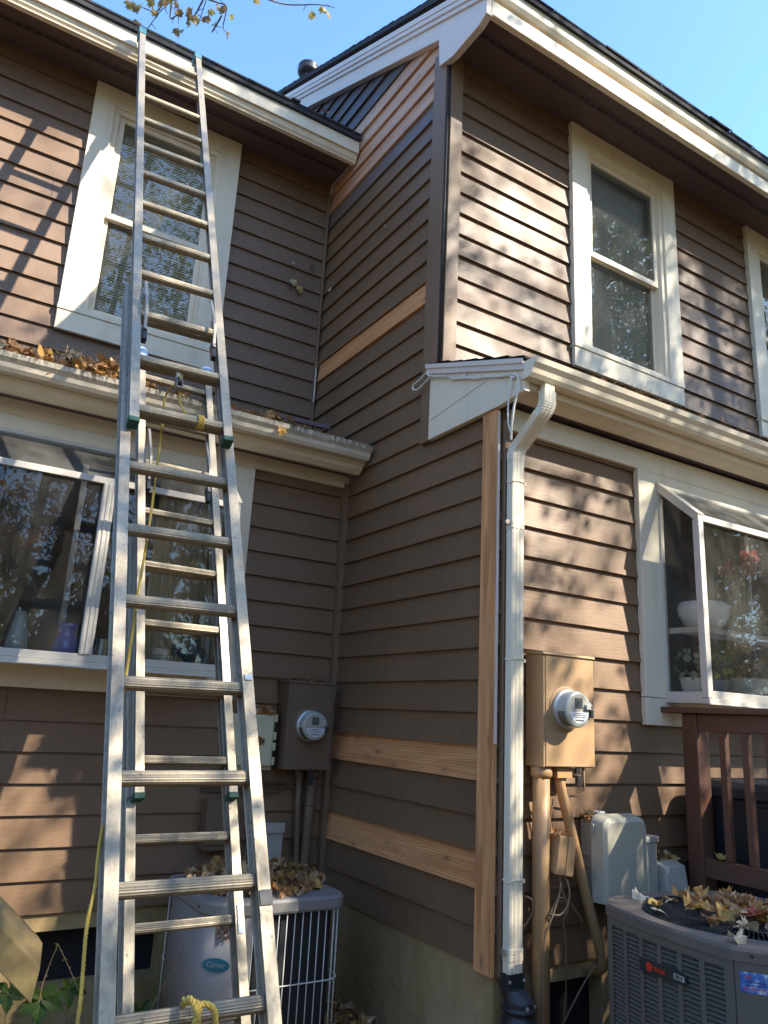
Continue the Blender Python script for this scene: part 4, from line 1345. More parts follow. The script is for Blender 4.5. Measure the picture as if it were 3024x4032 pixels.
# ------------------------------------------------------------------ electric meters
def meter_box(label, x0, x1, yf, yw, z0, z1, mat, cx, cz, prot, lockx):
    T = empty('electric_meter', ((x0 + x1) / 2, yw, z0), label, 'electric meter')
    MB().box(x0, x1, yf, yw, z0, z1).build('enclosure', mat, T, 0.003)
    mb = MB()
    mb.box(x0 + 0.012, x1 + 0.006, yf - 0.004, yf + 0.002, z0 + 0.004, z1 - 0.008)
    mb.build('cover', mat, T, 0.0015)
    mb = MB()
    mb.prism([(x0 - 0.010, yf - 0.012, z1 - 0.006), (x0 - 0.010, yf - 0.010, z1 + 0.006), (x0 - 0.010, yw, z1 + 0.014), (x0 - 0.010, yw, z1)], (x1 - x0 + 0.022, 0, 0))
    mb.build('rain_lip', mat, T, 0.002)
    mb = MB()
    mb.lathe([(0.105, 0.0), (0.103, 0.004), (0.096, 0.006), (0.088, 0.005)], (cx, yf - 0.004, cz), (0, -1, 0), 36, cap0=False, cap1=False)
    mb.build('cover_rim', mat, T, smooth=True)
    mb = MB().lathe([(0.090, 0), (0.090, 0.020), (0.083, 0.026), (0.076, 0.027)], (cx, yf - 0.005, cz), (0, -1, 0), 36)
    me = mb.build('meter', M['galv'], T, smooth=False)
    mb = MB().lathe([(0.081, 0.020), (0.081, prot - 0.012), (0.077, prot - 0.003), (0.070, prot)], (cx, yf - 0.005, cz), (0, -1, 0), 40)
    mb.build('meter_body', M['meter_grey'], me, smooth=False)
    yy = yf - 0.005 - prot
    pl_ = MB().lathe([(0.066, 0), (0.066, 0.0012)], (cx, yy, cz), (0, -1, 0), 36)
    pl_.build('faceplate', M['grey_plastic2'], me)
    MB().box(cx - 0.026, cx + 0.020, yy - 0.004, yy - 0.001, cz + 0.006, cz + 0.052).build('display_bezel', M['ac_dark'], me, 0.004)
    MB().box(cx - 0.017, cx + 0.014, yy - 0.0052, yy - 0.004, cz + 0.015, cz + 0.040).build('display', M['lcd'], me)
    lb = MB()
    poly = [(cx + 0.062 * cos(a), yy - 0.0022, cz + 0.062 * sin(a)) for a in [radians(t) for t in range(190, 351, 10)]]
    lb.prism(poly, (0, 0.001, 0))
    lb.build('label', M['paper'], me)
    tx = MB()
    for i, (a, ww) in enumerate(((-0.018, 0.06), (-0.026, 0.085), (-0.034, 0.070), (-0.048, 0.05))):
        hh = 0.0014 if i < 3 else 0.003
        x = cx - ww / 2
        while x < cx + ww / 2:
            ln = rnd.uniform(0.003, 0.010)
            tx.box(x, min(x + ln, cx + ww / 2), yy - 0.0030, yy - 0.0022, cz + a - hh, cz + a + hh)
            x += ln + rnd.uniform(0.0012, 0.003)
    tx.build('label_lines', M['ink'], me)
    mb = MB()
    a = radians(200)
    mb.lathe([(0.0825, prot - 0.055), (0.0825, prot - 0.012)], (cx, yf - 0.005, cz), (0, -1, 0), 48, cap0=False, cap1=False)
    keep = [f for f in mb.f]
    mb2 = MB()
    for f in keep:
        c = sum((Vector(mb.v[i]) for i in f), Vector()) / len(f)
        an = math.degrees(math.atan2(c.z - cz, c.x - cx)) % 360
        if 185 < an < 250: mb2.face([mb.v[i] for i in f])
    mb2.build('port_window', M['ac_dark'], me, fix=False)
    lk = MB()
    lk.obox((cx + 0.072, yy - 0.004, cz - 0.014), (0.009, 0, 0), (0, 0.008, 0), (0, 0, 0.020))
    lk.build('lock', M['black_plastic'], me, 0.003)
    lk = MB()
    lk.obox((cx + 0.048, yy - 0.008, cz + 0.012), (0.014, 0, 0), (0, 0.007, 0), (0, 0, 0.011))
    lk.tube(smooth_path([(cx + 0.045, yy - 0.008, cz + 0.03), (cx + 0.06, yy - 0.014, cz + 0.026), (cx + 0.072, yy - 0.012, cz + 0.012), (cx + 0.072, yy - 0.008, cz + 0.002)], 4), 0.003, 6)
    lk.build('lock_hasp', M['galv'], me, 0.002)
    h = MB()
    h.obox((lockx, yf + 0.010, z0 - 0.012), (0.012, 0, 0), (0, 0.006, 0), (0, 0, 0.018))
    h.tube(smooth_path([(lockx, yf, z0 - 0.005), (lockx + 0.012, yf - 0.006, z0 - 0.02), (lockx + 0.010, yf - 0.002, z0 - 0.04), (lockx - 0.006, yf, z0 - 0.045)], 5), 0.0022, 6)
    h.obox((lockx, yf + 0.006, z0 - 0.058), (0.012, 0, 0), (0, 0.010, 0), (0, 0, 0.024))
    h.build('padlock', M['black_plastic'], T, 0.002)
    return T


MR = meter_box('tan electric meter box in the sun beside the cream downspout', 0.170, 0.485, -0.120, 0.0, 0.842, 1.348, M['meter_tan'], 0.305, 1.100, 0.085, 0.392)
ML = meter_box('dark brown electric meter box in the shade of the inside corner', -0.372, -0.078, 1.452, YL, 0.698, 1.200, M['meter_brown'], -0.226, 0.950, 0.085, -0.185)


def hub(mb, x, y, z, r): mb.lathe([(r * 1.25, 0), (r * 1.25, -0.035), (r * 1.05, -0.05)], (x, y, z), (0, 0, 1), 18)


mb = MB()
hub(mb, 0.212, -0.060, 0.842, 0.040)
mb.tube([(0.212, -0.060, 0.84), (0.207, -0.060, 0.3), (0.203, -0.058, GZ)], 0.039, 18)
mb.build('conduit', M['tan_pipe'], MR, smooth=True)
mb = MB()
mb.box(0.275, 0.385, -0.10, -0.02, 0.795, 0.838)
mb.tube(smooth_path([(0.320, -0.062, 0.80), (0.335, -0.068, 0.72), (0.385, -0.075, 0.55), (0.445, -0.078, 0.35), (0.520, -0.082, 0.13), (0.560, -0.082, 0.02), (0.572, -0.05, -0.03), (0.572, 0.03, -0.04)], 6), 0.0235, 14)
mb.build('conduit', M['tan_pipe'], MR, smooth=False)
mb = MB()
mb.tube([(0.470, -0.07, 0.845), (0.470, -0.075, 0.74), (0.455, -0.06, 0.715), (0.40, -0.05, 0.71)], 0.005, 8)
mb.build('ground_wire', M['bright_wire'], MR, smooth=True)
mb = MB()
hub(mb, -0.222, 1.54, 0.698, 0.020)
mb.tube([(-0.222, 1.54, 0.69), (-0.212, 1.545, 0.45), (-0.190, 1.55, 0.1), (-0.18, 1.55, GZ)], 0.0175, 12)
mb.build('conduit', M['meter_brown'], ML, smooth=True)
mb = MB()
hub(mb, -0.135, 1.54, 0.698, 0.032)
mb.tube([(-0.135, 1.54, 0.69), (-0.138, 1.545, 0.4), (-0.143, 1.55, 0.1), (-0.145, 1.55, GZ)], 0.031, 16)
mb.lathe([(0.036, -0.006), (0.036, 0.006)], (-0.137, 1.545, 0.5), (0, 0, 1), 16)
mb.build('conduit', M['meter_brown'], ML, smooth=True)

# ------------------------------------------------------------------ small utility boxes
T = empty('telephone_box', (-0.55, YL, 0.69), 'beige plastic telephone box half hidden behind the ladders left of the brown meter', 'utility box')
MB().box(-0.70, -0.418, 1.515, YL, 0.690, 0.995).build('back_box', M['beige_plastic'], T, 0.008)
mb = MB().box(-0.695, -0.430, 1.490, 1.5145, 0.712, 1.000)
dr = mb.build('door', M['beige_plastic'], T, 0.010)
lt = MB()
for z in (0.72, 0.80, 0.86, 0.96): lt.box(-0.4295, -0.408, 1.497, 1.520, z, z + 0.045)
lt.build('latch', M['beige_plastic'], dr, 0.004)
T = empty('cable_box', (-0.40, YL, 0.17), 'flat grey plastic cable box low on the left wall between ladder rail and brown conduits', 'utility box')
MB().box(-0.50, -0.300, 1.530, YL, 0.165, 0.395).build('back_box', M['grey_plastic2'], T, 0.006)
MB().box(-0.505, -0.296, 1.520, 1.5295, 0.345, 0.402).build('lid', M['grey_plastic2'], T, 0.004)
T = empty('disconnect_box', (-0.70, YL, 0.28), 'small brown disconnect box behind the ladders above the wire caged air conditioner', 'utility box')
MB().box(-0.78, -0.62, 1.50, YL, 0.27, 0.53).build('enclosure', M['meter_brown'], T, 0.004)
MB().box(-0.785, -0.615, 1.490, 1.50, 0.30, 0.537).build('cover', M['meter_brown'], T, 0.004)
cb = MB()
for i in range(7):
    z = 0.60 + rnd.uniform(-0.03, 0.03)
    cb.tube(smooth_path([(-0.80, YL - 0.012, z), (-0.55, YL - 0.02, z + rnd.uniform(-0.015, 0.025)), (-0.35, YL - 0.02, z + rnd.uniform(-0.02, 0.02)), (-0.25, YL - 0.03, 0.60), (-0.17 + 0.01 * i, YL - 0.05, 0.50), (-0.165 + 0.006 * i, YL - 0.03, 0.2)], 6), 0.0035, 5)
setp(cb.build('loose_cables', M['dark_wire'], smooth=True), 'bundle of thin brown cables sagging under the brown meter box', 'cable')

T = empty('telecom_box', (0.65, 0, 0.27), 'large grey green plastic telecom box with rounded cover behind the charcoal air conditioner', 'utility box')
MB().box(0.515, 0.800, -0.085, 0.0, 0.285, 0.605).build('back_box', M['grey_plastic'], T, 0.006)
mb = MB()
# rounded bulging door
secs = []
for y, s in ((-0.086, 0), (-0.094, 0), (-0.150, 0.012), (-0.166, 0.028)):
    X0, X1, Z0, Z1 = 0.492 + s, 0.806 - s, 0.262, 0.635 - s
    pts = []
    r = 0.045
    for (ccx, ccz, a0) in ((X1 - r, Z1 - r, 0), (X0 + r, Z1 - r, 90)):
        for i in range(7):
            a = radians(a0 + 15 * i)
            pts.append((ccx + r * cos(a), y, ccz + r * sin(a)))
    pts += [(X0, y, Z0), (X1, y, Z0)]
    secs.append(pts)
loft(mb, secs)
dr = mb.build('door', M['grey_plastic'], T, 0.003)
lt = MB()
for z in (0.54, 0.36): 
    lt.box(0.486, 0.492, -0.110, -0.096, z, z + 0.055)
    lt.box(0.484, 0.492, -0.112, -0.094, z + 0.024, z + 0.030)
lt.box(0.470, 0.515, -0.060, -0.050, 0.285, 0.293)
lt.box(0.470, 0.480, -0.060, -0.050, 0.285, 0.325)
for z in (0.40, 0.45): lt.box(0.506, 0.515, -0.08, -0.02, z, z + 0.008)
lt.build('latch', M['grey_plastic'], dr, 0.001)
MB().box(0.585, 0.635, -0.05, -0.01, 0.606, 0.640).build('cable_clip', M['pot_white'], T, 0.004)
T = empty('interface_box', (0.845, 0, 0.25), 'narrow light grey box with capped lid right beside the large telecom box', 'utility box')
MB().box(0.812, 0.895, -0.13, -0.0, 0.25, 0.505).build('back_box', M['grey_plastic2'], T, 0.005)
MB().box(0.806, 0.901, -0.138, -0.0, 0.5055, 0.534).build('lid', M['grey_plastic2'], T, 0.004)
text_mesh('TPZ', 0.034, (0.853, -0.1308, 0.43), (1, 0, 0), (0, 0, 1), 0.001, 0.0004).build('embossed_letters', M['grey_plastic2'], T, fix=False)
T = empty('splice_cover', (0.98, -0.1, 0.22), 'tilted pale grey splice cover between the narrow box and the deck post', 'utility box')
mb = MB()
mb.prism([(0.905, -0.10, 0.416), (0.905, -0.16, 0.400), (0.905, -0.19, 0.22), (0.905, -0.02, 0.22), (0.905, -0.02, 0.405)], (0.155, 0, 0))
mb.build('cover', M['grey_plastic2'], T, 0.008)
T = empty('junction_box', (0.305, -0.05, 0.40), 'small tilted tan junction box wedged between the two tan conduits', 'utility box')
ax = Vector((0.985, 0, -0.17))
az = Vector((0.17, 0, 0.985))
c0 = Vector((0.300, -0.115, 0.468))
MB().obox(c0 + Vector((0, 0.04, 0)), ax * 0.050, (0, 0.045, 0), az * 0.076).build('back_box', M['tan_pipe'], T, 0.004)
mb = MB()
mb.obox(c0 - ax * 0.026, ax * 0.0235, (0, 0.010, 0), az * 0.080)
mb.obox(c0 + ax * 0.030, ax * 0.0235, (0, 0.010, 0), az * 0.080)
mb.build('cover', M['meter_tan'], T, 0.003)
cb = MB()
def wire(pts, r=0.004): cb.tube(smooth_path(pts, 7), r, 7)
wire([(0.29, -0.09, 0.395), (0.285, -0.10, 0.33), (0.235, -0.115, 0.25), (0.195, -0.125, 0.20), (0.18, -0.11, 0.12), (0.175, -0.105, -0.3)])
wire([(0.31, -0.10, 0.39), (0.325, -0.115, 0.33), (0.310, -0.12, 0.27), (0.26, -0.125, 0.235), (0.21, -0.11, 0.24)], 0.005)
wire([(0.285, -0.09, 0.395), (0.295, -0.10, 0.33), (0.33, -0.10, 0.25), (0.315, -0.09, 0.20), (0.33, -0.085, 0.1), (0.335, -0.08, 0.0), (0.355, -0.06, -0.06), (0.36, -0.04, -0.2), (0.37, -0.03, -0.32)], 0.0032)
wire([(0.22, -0.11, 0.245), (0.30, -0.07, 0.285), (0.37, -0.06, 0.27), (0.44, -0.06, 0.20), (0.47, -0.05, 0.15)], 0.0045)
wire([(0.225, -0.10, 0.24), (0.31, -0.06, 0.27), (0.39, -0.05, 0.255), (0.46, -0.05, 0.19), (0.49, -0.05, 0.16)], 0.0045)
wire([(0.245, -0.10, 0.10), (0.28, -0.03, 0.03), (0.315, 0.0, -0.06), (0.31, 0.03, -0.18), (0.27, 0.04, -0.30)], 0.003)
wire([(0.255, -0.05, 0.70), (0.272, -0.05, 0.62), (0.265, -0.07, 0.55)], 0.003)
wire([(0.300, -0.045, 0.70), (0.275, -0.05, 0.60), (0.27, -0.07, 0.545)], 0.003)
wire([(0.135, -0.03, 0.30), (0.155, -0.06, 0.29), (0.165, -0.06, 0.25), (0.14, -0.04, 0.19), (0.115, -0.03, 0.175)], 0.004)
wire([(0.56, -0.06, 0.0), (0.50, -0.05, -0.05), (0.42, -0.03, -0.16), (0.36, 0.0, -0.28)], 0.0045)
setp(cb.build('dangling_wires', M['bright_wire'], smooth=True), 'thin tan wires looping round the tan conduit and dangling below the junction box', 'cable')

# ------------------------------------------------------------------ white cable on the cheek board
cb = MB()
wire([(-0.055, 0.40, 2.875), (-0.055, 0.562, 2.935), (-0.058, 0.602, 2.966), (-0.05, 0.676, 2.957), (-0.05, 0.738, 2.950), (-0.05, 0.752, 2.935), (-0.05, 0.742, 2.915), (-0.05, 0.691, 2.900), (-0.052, 0.626, 2.915), (-0.055, 0.567, 2.930)], 0.0058)
wire([(-0.048, 0.567, 2.930), (-0.048, 0.443, 2.884), (-0.048, 0.339, 2.845), (-0.048, 0.256, 2.820), (-0.048, 0.144, 2.777), (-0.048, 0.037, 2.738), (-0.048, -0.057, 2.706), (-0.048, -0.113, 2.690), (-0.05, -0.135, 2.672), (-0.052, -0.134, 2.636), (-0.052, -0.118, 2.548), (-0.052, -0.116, 2.448), (-0.045, -0.127, 2.387)], 0.0048)
wire([(-0.047, 0.37, 2.845), (-0.047, 0.256, 2.812), (-0.047, 0.144, 2.768), (-0.047, 0.037, 2.744), (-0.048, -0.057, 2.712), (-0.05, -0.160, 2.680), (-0.052, -0.187, 2.648), (-0.053, -0.192, 2.60), (-0.053, -0.182, 2.56), (-0.053, -0.162, 2.514), (-0.052, -0.143, 2.415), (-0.045, -0.130, 2.345)], 0.0058)
for y in (0.25, -0.15): cb.obox((-0.046, y, pz(y) - 0.085 if y > 0 else 2.668), (0.006, 0, 0), (0, 0.010, 0), (0, 0, 0.008))
setp(cb.build('white_cable', M['cable_white'], smooth=True), 'off white coaxial cable looped along the cream cheek board of the small roof', 'cable')

# ------------------------------------------------------------------ charcoal air conditioner (right)
AC = Vector((0.561, -0.78, 0))
LX, LY = Vector((0.993, -0.122, 0)).normalized(), Vector((0.122, 0.993, 0)).normalized()
UZ = Vector((0, 0, 1))
TOP = 0.350
A = empty('air_conditioner', (AC.x, AC.y, GZ), 'charcoal louvered air conditioner with leaves on its round top beside the deck rail', 'air conditioner')


def L2W(lx, ly, z): return AC + LX * lx + LY * ly + UZ * z


HALF, CH, BUL = 0.385, 0.305, 0.028


def ac_outline(grow=0.0, n=12):
    pts = []
    for s in range(4):
        a = s * pi / 2
        ca, sa = cos(a), sin(a)
        for i in range(n + 1):
            u = CH * (1 - 2 * i / n)
            b = HALF + grow + BUL * (1 - (u / CH) ** 2)
            x, y = -b, u
            pts.append((x * ca - y * sa, x * sa + y * ca))
    return pts


def ring_loft(mb, rings, cap0=True, cap1=True):
    loft(mb, rings, caps=False)
    n = len(rings[0])
    k = len(mb.v) - n * len(rings)
    if cap0: mb.f.append(tuple(range(k, k + n))[::-1]); mb.m.append(0)
    if cap1: mb.f.append(tuple(range(k + n * (len(rings) - 1), k + n * len(rings)))); mb.m.append(0)


mb = MB()
ring_loft(mb, [[L2W(x, y, z) for x, y in ac_outline(g)] for g, z in ((-0.035, -0.46), (-0.035, TOP - 0.04))])
mb.build('core', M['ac_black'], A)
mb = MB()
ring_loft(mb, [[L2W(x, y, z) for x, y in ac_outline(0.002)] for z in (-0.48, -0.43)])
mb.build('base_pan', M['ac_dark'], A)
# lid with round opening
mb = MB()
ol = ac_outline(0.008)
ni = len(ol)
ang = [math.atan2(y, x) for x, y in ol]
R0 = 0.362
rings = [[L2W(x, y, TOP - 0.042) for x, y in ac_outline(0.006)], [L2W(x, y, TOP - 0.010) for x, y in ol], [L2W(x * 0.988, y * 0.988, TOP) for x, y in ol],
         [L2W((R0 + 0.012) * cos(a), (R0 + 0.012) * sin(a), TOP + 0.003) for a in ang], [L2W(R0 + 0.0, 0, 0) for a in ang]]
rings[4] = [L2W(R0 * cos(a), R0 * sin(a), TOP - 0.004) for a in ang]
rings.append([L2W((R0 - 0.012) * cos(a), (R0 - 0.012) * sin(a), TOP - 0.012) for a in ang])
loft(mb, rings, caps=False)
mb.build('lid', M['ac_top'], A, smooth=False)
gr = MB()
for i in range(120):
    a = 2 * pi * i / 120
    pts = [L2W(r * cos(a + t), r * sin(a + t), TOP - 0.006 + dz) for r, t, dz in ((0.355, 0, 0.0), (0.25, 0.06, 0.006), (0.13, 0.20, 0.008))]
    for p, q in zip(pts[:-1], pts[1:]):
        dv = (q - p) / 2
        sd_ = dv.cross(UZ).normalized()
        gr.obox((p + q) / 2, dv, sd_ * 0.0016, UZ * 0.006)
for r in (0.348, 0.25, 0.135):
    gr.tube([L2W(r * cos(2 * pi * i / 60), r * sin(2 * pi * i / 60), TOP - 0.002 + (0.005 if r < 0.3 else 0)) for i in range(61)], 0.003, 5)
gr.lathe([(0.135, -0.012), (0.135, 0.012), (0.10, 0.016), (0.002, 0.017)], L2W(0, 0, TOP - 0.004), UZ, 30)
gr.build('fan_grille', M['ac_black'], A, fix=False)
# louvre panels
for s in range(4):
    a = s * pi / 2
    ca, sa = cos(a), sin(a)

    def FP(u, off, z):
        b = HALF + off + BUL * (1 - (u / CH) ** 2)
        x, y = -b, u
        return L2W(x * ca - y * sa, x * sa + y * ca, z)

    mb = MB()
    z0, z1 = -0.43, TOP - 0.043
    ncol = 6
    cw = (2 * CH - 0.05) / ncol
    ribw = 0.020
    edges = [-CH + 0.002]
    # ribs
    ribs = [(-CH + 0.002, -CH + 0.025 + ribw / 2)]
    for c in range(1, ncol): ribs.append((-CH + 0.025 + c * cw - ribw / 2, -CH + 0.025 + c * cw + ribw / 2))
    ribs.append((CH - 0.025 - ribw / 2, CH - 0.002))
    def strip(u0, u1, za, zb, o=0.0, n=3):
        for i in range(n):
            ua, ub = u0 + (u1 - u0) * i / n, u0 + (u1 - u0) * (i + 1) / n
            mb.add([FP(ua, o, za), FP(ub, o, za), FP(ub, o, zb), FP(ua, o, zb), FP(ua, o - 0.012, za), FP(ub, o - 0.012, za), FP(ub, o - 0.012, zb), FP(ua, o - 0.012, zb)],
                   [(0, 1, 2, 3), (0, 1, 5, 4), (3, 2, 6, 7), (0, 3, 7, 4), (1, 2, 6, 5)])
    for u0, u1 in ribs: strip(u0, u1, z0 + 0.03, z1 - 0.028)
    strip(-CH + 0.002, CH - 0.002, z1 - 0.028, z1, 0, 12)
    strip(-CH + 0.002, CH - 0.002, z0, z0 + 0.03, 0, 12)
    for c in range(ncol):
        u0, u1 = ribs[c][1], ribs[c + 1][0]
        z = z0 + 0.036
        while z < z1 - 0.032:
            um = (u0 + u1) / 2
            mb.add([FP(u0, -0.001, z), FP(um, -0.001, z), FP(u1, -0.001, z), FP(u1, -0.012, z + 0.0085), FP(um, -0.012, z + 0.0085), FP(u0, -0.012, z + 0.0085),
                    FP(u0, -0.003, z - 0.002), FP(um, -0.003, z - 0.002), FP(u1, -0.003, z - 0.002)],
                   [(0, 1, 4, 5), (1, 2, 3, 4), (0, 6, 7, 1), (1, 7, 8, 2)])
            z += 0.0152
    mb.build('louver_panel', M['ac_dark'], A, fix=False)
    # corner panel
    cp = MB()
    pa, pb = (-HALF, -CH), None
    x1c, y1c = -HALF, -CH
    x2c, y2c = -CH, -HALF
    P0 = L2W(x1c * ca - y1c * sa, x1c * sa + y1c * ca, 0)
    P3 = L2W(x2c * ca - y2c * sa, x2c * sa + y2c * ca, 0)
    nrm = (L2W((x1c + x2c) * ca - (y1c + y2c) * sa, (x1c + x2c) * sa + (y1c + y2c) * ca, 0) - AC).normalized()
    e = (P3 - P0).normalized()
    cp.prism([P0 + e * 0.003 + UZ * z0, P3 - e * 0.003 + UZ * z0, P3 - e * 0.003 + UZ * z1, P0 + e * 0.003 + UZ * z1], -nrm * 0.03)
    cpo = cp.build('corner_panel', M['ac_dark'], A, 0.002)
    if s == 0:
        cm = (P0 + P3) / 2
        sb = MB()
        cc = cm + nrm * 0.0012 + UZ * 0.250 + e * 0.004
        w2, h2, r = 0.044, 0.030, 0.006
        poly = []
        for qx, qy, a0 in ((w2 - r, h2 - r, 0), (-w2 + r, h2 - r, 90), (-w2 + r, -h2 + r, 180), (w2 - r, -h2 + r, 270)):
            for i in range(4):
                t = radians(a0 + 30 * i)
                poly.append(cc + e * (qx + r * cos(t)) + UZ * (qy + r * sin(t)))
        sb.prism(poly, -nrm * 0.0008)
        st = sb.build('sticker', M['sticker'], A)
        text_mesh('Air', 0.017, cc + nrm * 0.0006 - e * 0.018 + UZ * 0.016, e, UZ, 0.0002, 0.0004).build('lettering', M['pink_ink'], st, fix=False)
        text_mesh('877-393-7991', 0.0125, cc + nrm * 0.0006 - UZ * 0.019, e, UZ, 0.0002, 0.0003).build('lettering', M['pink_ink'], st, fix=False)
        tl = MB()
        for z_, ww in ((0.002, 0.034), (-0.008, 0.028)): tl.obox(cc + nrm * 0.0004 + UZ * z_, e * ww, nrm * 0.0003, UZ * 0.0012)
        tl.build('lettering', M['navy'], st)
        sc_ = MB().lathe([(0.006, 0), (0.006, 0.002), (0.002, 0.003)], cm + nrm * 0.012 + UZ * 0.33, nrm, 10)
        sc_.build('lid_screw', M['ac_black'], A)
        # name plate on the louvre face
        np_ = MB()
        qs = []
        for u, zl, zh in ((0.095, 0.172, 0.214), (0.0, 0.176, 0.218), (-0.10, 0.182, 0.220), (-0.128, 0.186, 0.208)):
            qs.append((FP(u, 0.008, zl), FP(u, 0.008, zh), FP(u, -0.002, zh), FP(u, -0.002, zl)))
        loft(np_, [list(q) for q in qs])
        pn = np_.build('nameplate', M['ac_black'], A, 0.001)
        yd = (FP(-0.05, 0.01, 0) - FP(0.05, 0.01, 0)).normalized()
        fn = yd.cross(UZ)
        rd = MB().lathe([(0.0155, 0), (0.0155, 0.001)], FP(0.043, 0.0086, 0.196), -FP(0, 0, 0).cross(UZ) * 0 + (FP(0.043, 0.02, 0) - FP(0.043, 0, 0)), 20)
        rd.build('logo_disc', M['red'], pn)
        text_mesh('TRANE', 0.0185, FP(-0.006, 0.0095, 0.196), yd, UZ, 0.0003, 0.0009).build('lettering', M['red'], pn, fix=False)
        tg = MB().obox(FP(-0.098, 0.0092, 0.200), yd * 0.024, fn * 0.0007, UZ * 0.0085)
        tg.build('tag', M['silver_tag'], pn)
        text_mesh('XR13', 0.015, FP(-0.098, 0.0108, 0.200), yd, UZ, 0.0002, 0.0008).build('lettering', M['ink'], pn, fix=False)
pd = MB().box(AC.x - 0.5, AC.x + 0.5, AC.y - 0.5, AC.y + 0.5, GZ - 0.05, GZ + 0.07)
setp(pd.build('concrete_pad', M['concrete'], None, 0.01), 'concrete pad under the charcoal louvered air conditioner', 'pad')

# ------------------------------------------------------------------ wire caged air conditioner (left)
BC = Vector((-0.69, 0.995, 0))
BT = 0.20
B = empty('air_conditioner', (BC.x, BC.y, GZ), 'light grey air conditioner with white wire cage and heaped leaves in the inside corner', 'air conditioner')


def rrect(hw, r, rfl=None, n=8, z=0.0):
    pts = []
    for cx, cy, a0 in ((1, 1, 0), (-1, 1, 90), (-1, -1, 180), (1, -1, 270)):
        q = rfl if (rfl and (cx, cy) == (-1, -1)) else r
        for i in range(n + 1):
            a = radians(a0 + 90 * i / n)
            pts.append((BC.x + cx * (hw - q) + q * cos(a), BC.y + cy * (hw - q) + q * sin(a), z))
    return pts


HB = 0.335
mb = MB()
ring_loft(mb, [rrect(HB - 0.03, 0.08, 0.14, z=z) for z in (-0.49, BT - 0.045)])
mb.build('coil', M['coil'], B)
fins = MB()
o_ = rrect(HB - 0.029, 0.08, 0.14, 14, 0)
mb = MB()
rs = [rrect(HB + g, 0.085, 0.15, z=z) for g, z in ((0.004, BT - 0.060), (0.010, BT - 0.050), (0.010, BT - 0.012), (0.002, BT), (-0.05, BT + 0.004))]
ring_loft(mb, rs, False, True)
mb.build('lid', M['ac_rim'], B, smooth=False)
mb = MB()
ring_loft(mb, [rrect(HB + 0.004, 0.085, 0.15, z=z) for z in (-0.50, -0.455)])
mb.build('base_pan', M['ac_rim'], B)
# solid corner panel and left panel
pn = [p for p in rrect(HB, 0.085, 0.15, 12, 0)]
pa = []
for p in pn:
    x, y = p[0] - BC.x, p[1] - BC.y
    if x < -0.10 and y < HB - 0.11: pa.append((p[0], p[1]))
pa.sort(key=lambda q: math.atan2(q[1] - BC.y, q[0] - BC.x) % (2 * pi))
pa = [(BC.x - HB, BC.y + 0.20)] + [q for q in pa if q[0] < -0.79 or q[1] < BC.y - 0.2] + [(BC.x - 0.135, BC.y - HB)]
pa = sorted(pa, key=lambda q: (math.atan2(q[1] - BC.y, q[0] - BC.x)) % (2 * pi))
mb = MB()
mb.add([(p[0], p[1], z) for z in (-0.46, BT - 0.058) for p in pa], [(k, k + 1, len(pa) + k + 1, len(pa) + k) for k in range(len(pa) - 1)])
po = mb.build('corner_panel', M['ac_grey'], B, smooth=True)
sm = po.modifiers.new('solid', 'SOLIDIFY')
sm.thickness = 0.006
# wires
wr = MB()
ol = rrect(HB - 0.006, 0.08, 0.14, 24, 0)
segs, acc = [], 0
loop = ol + [ol[0]]
path = []
for p, q in zip(loop[:-1], loop[1:]):
    L = sqrt((q[0] - p[0]) ** 2 + (q[1] - p[1]) ** 2)
    k = max(1, int(L / 0.005))
    for j in range(k): path.append((p[0] + (q[0] - p[0]) * j / k, p[1] + (q[1] - p[1]) * j / k))


def on_panel(p):
    x, y = p[0] - BC.x, p[1] - BC.y
    return x < -0.13 and y < 0.22


acc = 0
last = None
for p in path:
    if last is not None: acc += sqrt((p[0] - last[0]) ** 2 + (p[1] - last[1]) ** 2)
    if (last is None or acc > 0.0365) and not on_panel(p):
        wr.tube([(p[0], p[1], -0.46), (p[0], p[1], BT - 0.055)], 0.0026, 6)
        acc = 0
    last = p
for z in (-0.155, -0.42):
    run = []
    for p in path + path[:1]:
        if not on_panel(p): run.append((BC.x + (p[0] - BC.x) * 1.012, BC.y + (p[1] - BC.y) * 1.012, z))
        elif len(run) > 2:
            wr.tube(run[::3] + run[-1:], 0.003, 6)
            run = []
    if len(run) > 2: wr.tube(run[::3] + run[-1:], 0.003, 6)
wr.build('wire_guard', M['wire_white'], B, smooth=True)
# oval badge on the rounded corner
cdir = Vector((-0.62, -0.785, 0)).normalized()
ce = Vector((-cdir.y, cdir.x, 0))
if ce.x < 0: ce = -ce
cen = Vector((BC.x - HB + 0.15, BC.y - HB + 0.15, -0.045)) + cdir * 0.1515
mb = MB()
poly = [cen + ce * (0.062 * cos(t * pi / 14)) + UZ * (0.028 * sin(t * pi / 14)) for t in range(28)]
mb.prism(poly, cdir * 0.004)
bo = mb.build('badge', M['badge'], B, 0.001)
text_mesh('Carrier', 0.027, cen + cdir * 0.0055, ce, UZ, 0.0006, 0.0004).build('lettering', M['badge_edge'], bo, fix=False)
s_ = MB()
for a in (-38, -12, 30, 62):
    t = radians(a)
    dv = Vector((-cos(t + pi / 4 + pi / 2 - pi / 2) * 1, -sin(t + pi / 4), 0)).normalized()
    s_.lathe([(0.006, 0), (0.006, 0.003)], Vector((BC.x - HB + 0.15, BC.y - HB + 0.15, BT - 0.03)) + dv * 0.160, dv, 8)
s_.build('screw', M['bin_black'], B)
pd = MB().box(BC.x - 0.38, BC.x + 0.38, BC.y - 0.38, BC.y + 0.38, GZ - 0.05, GZ + 0.052)
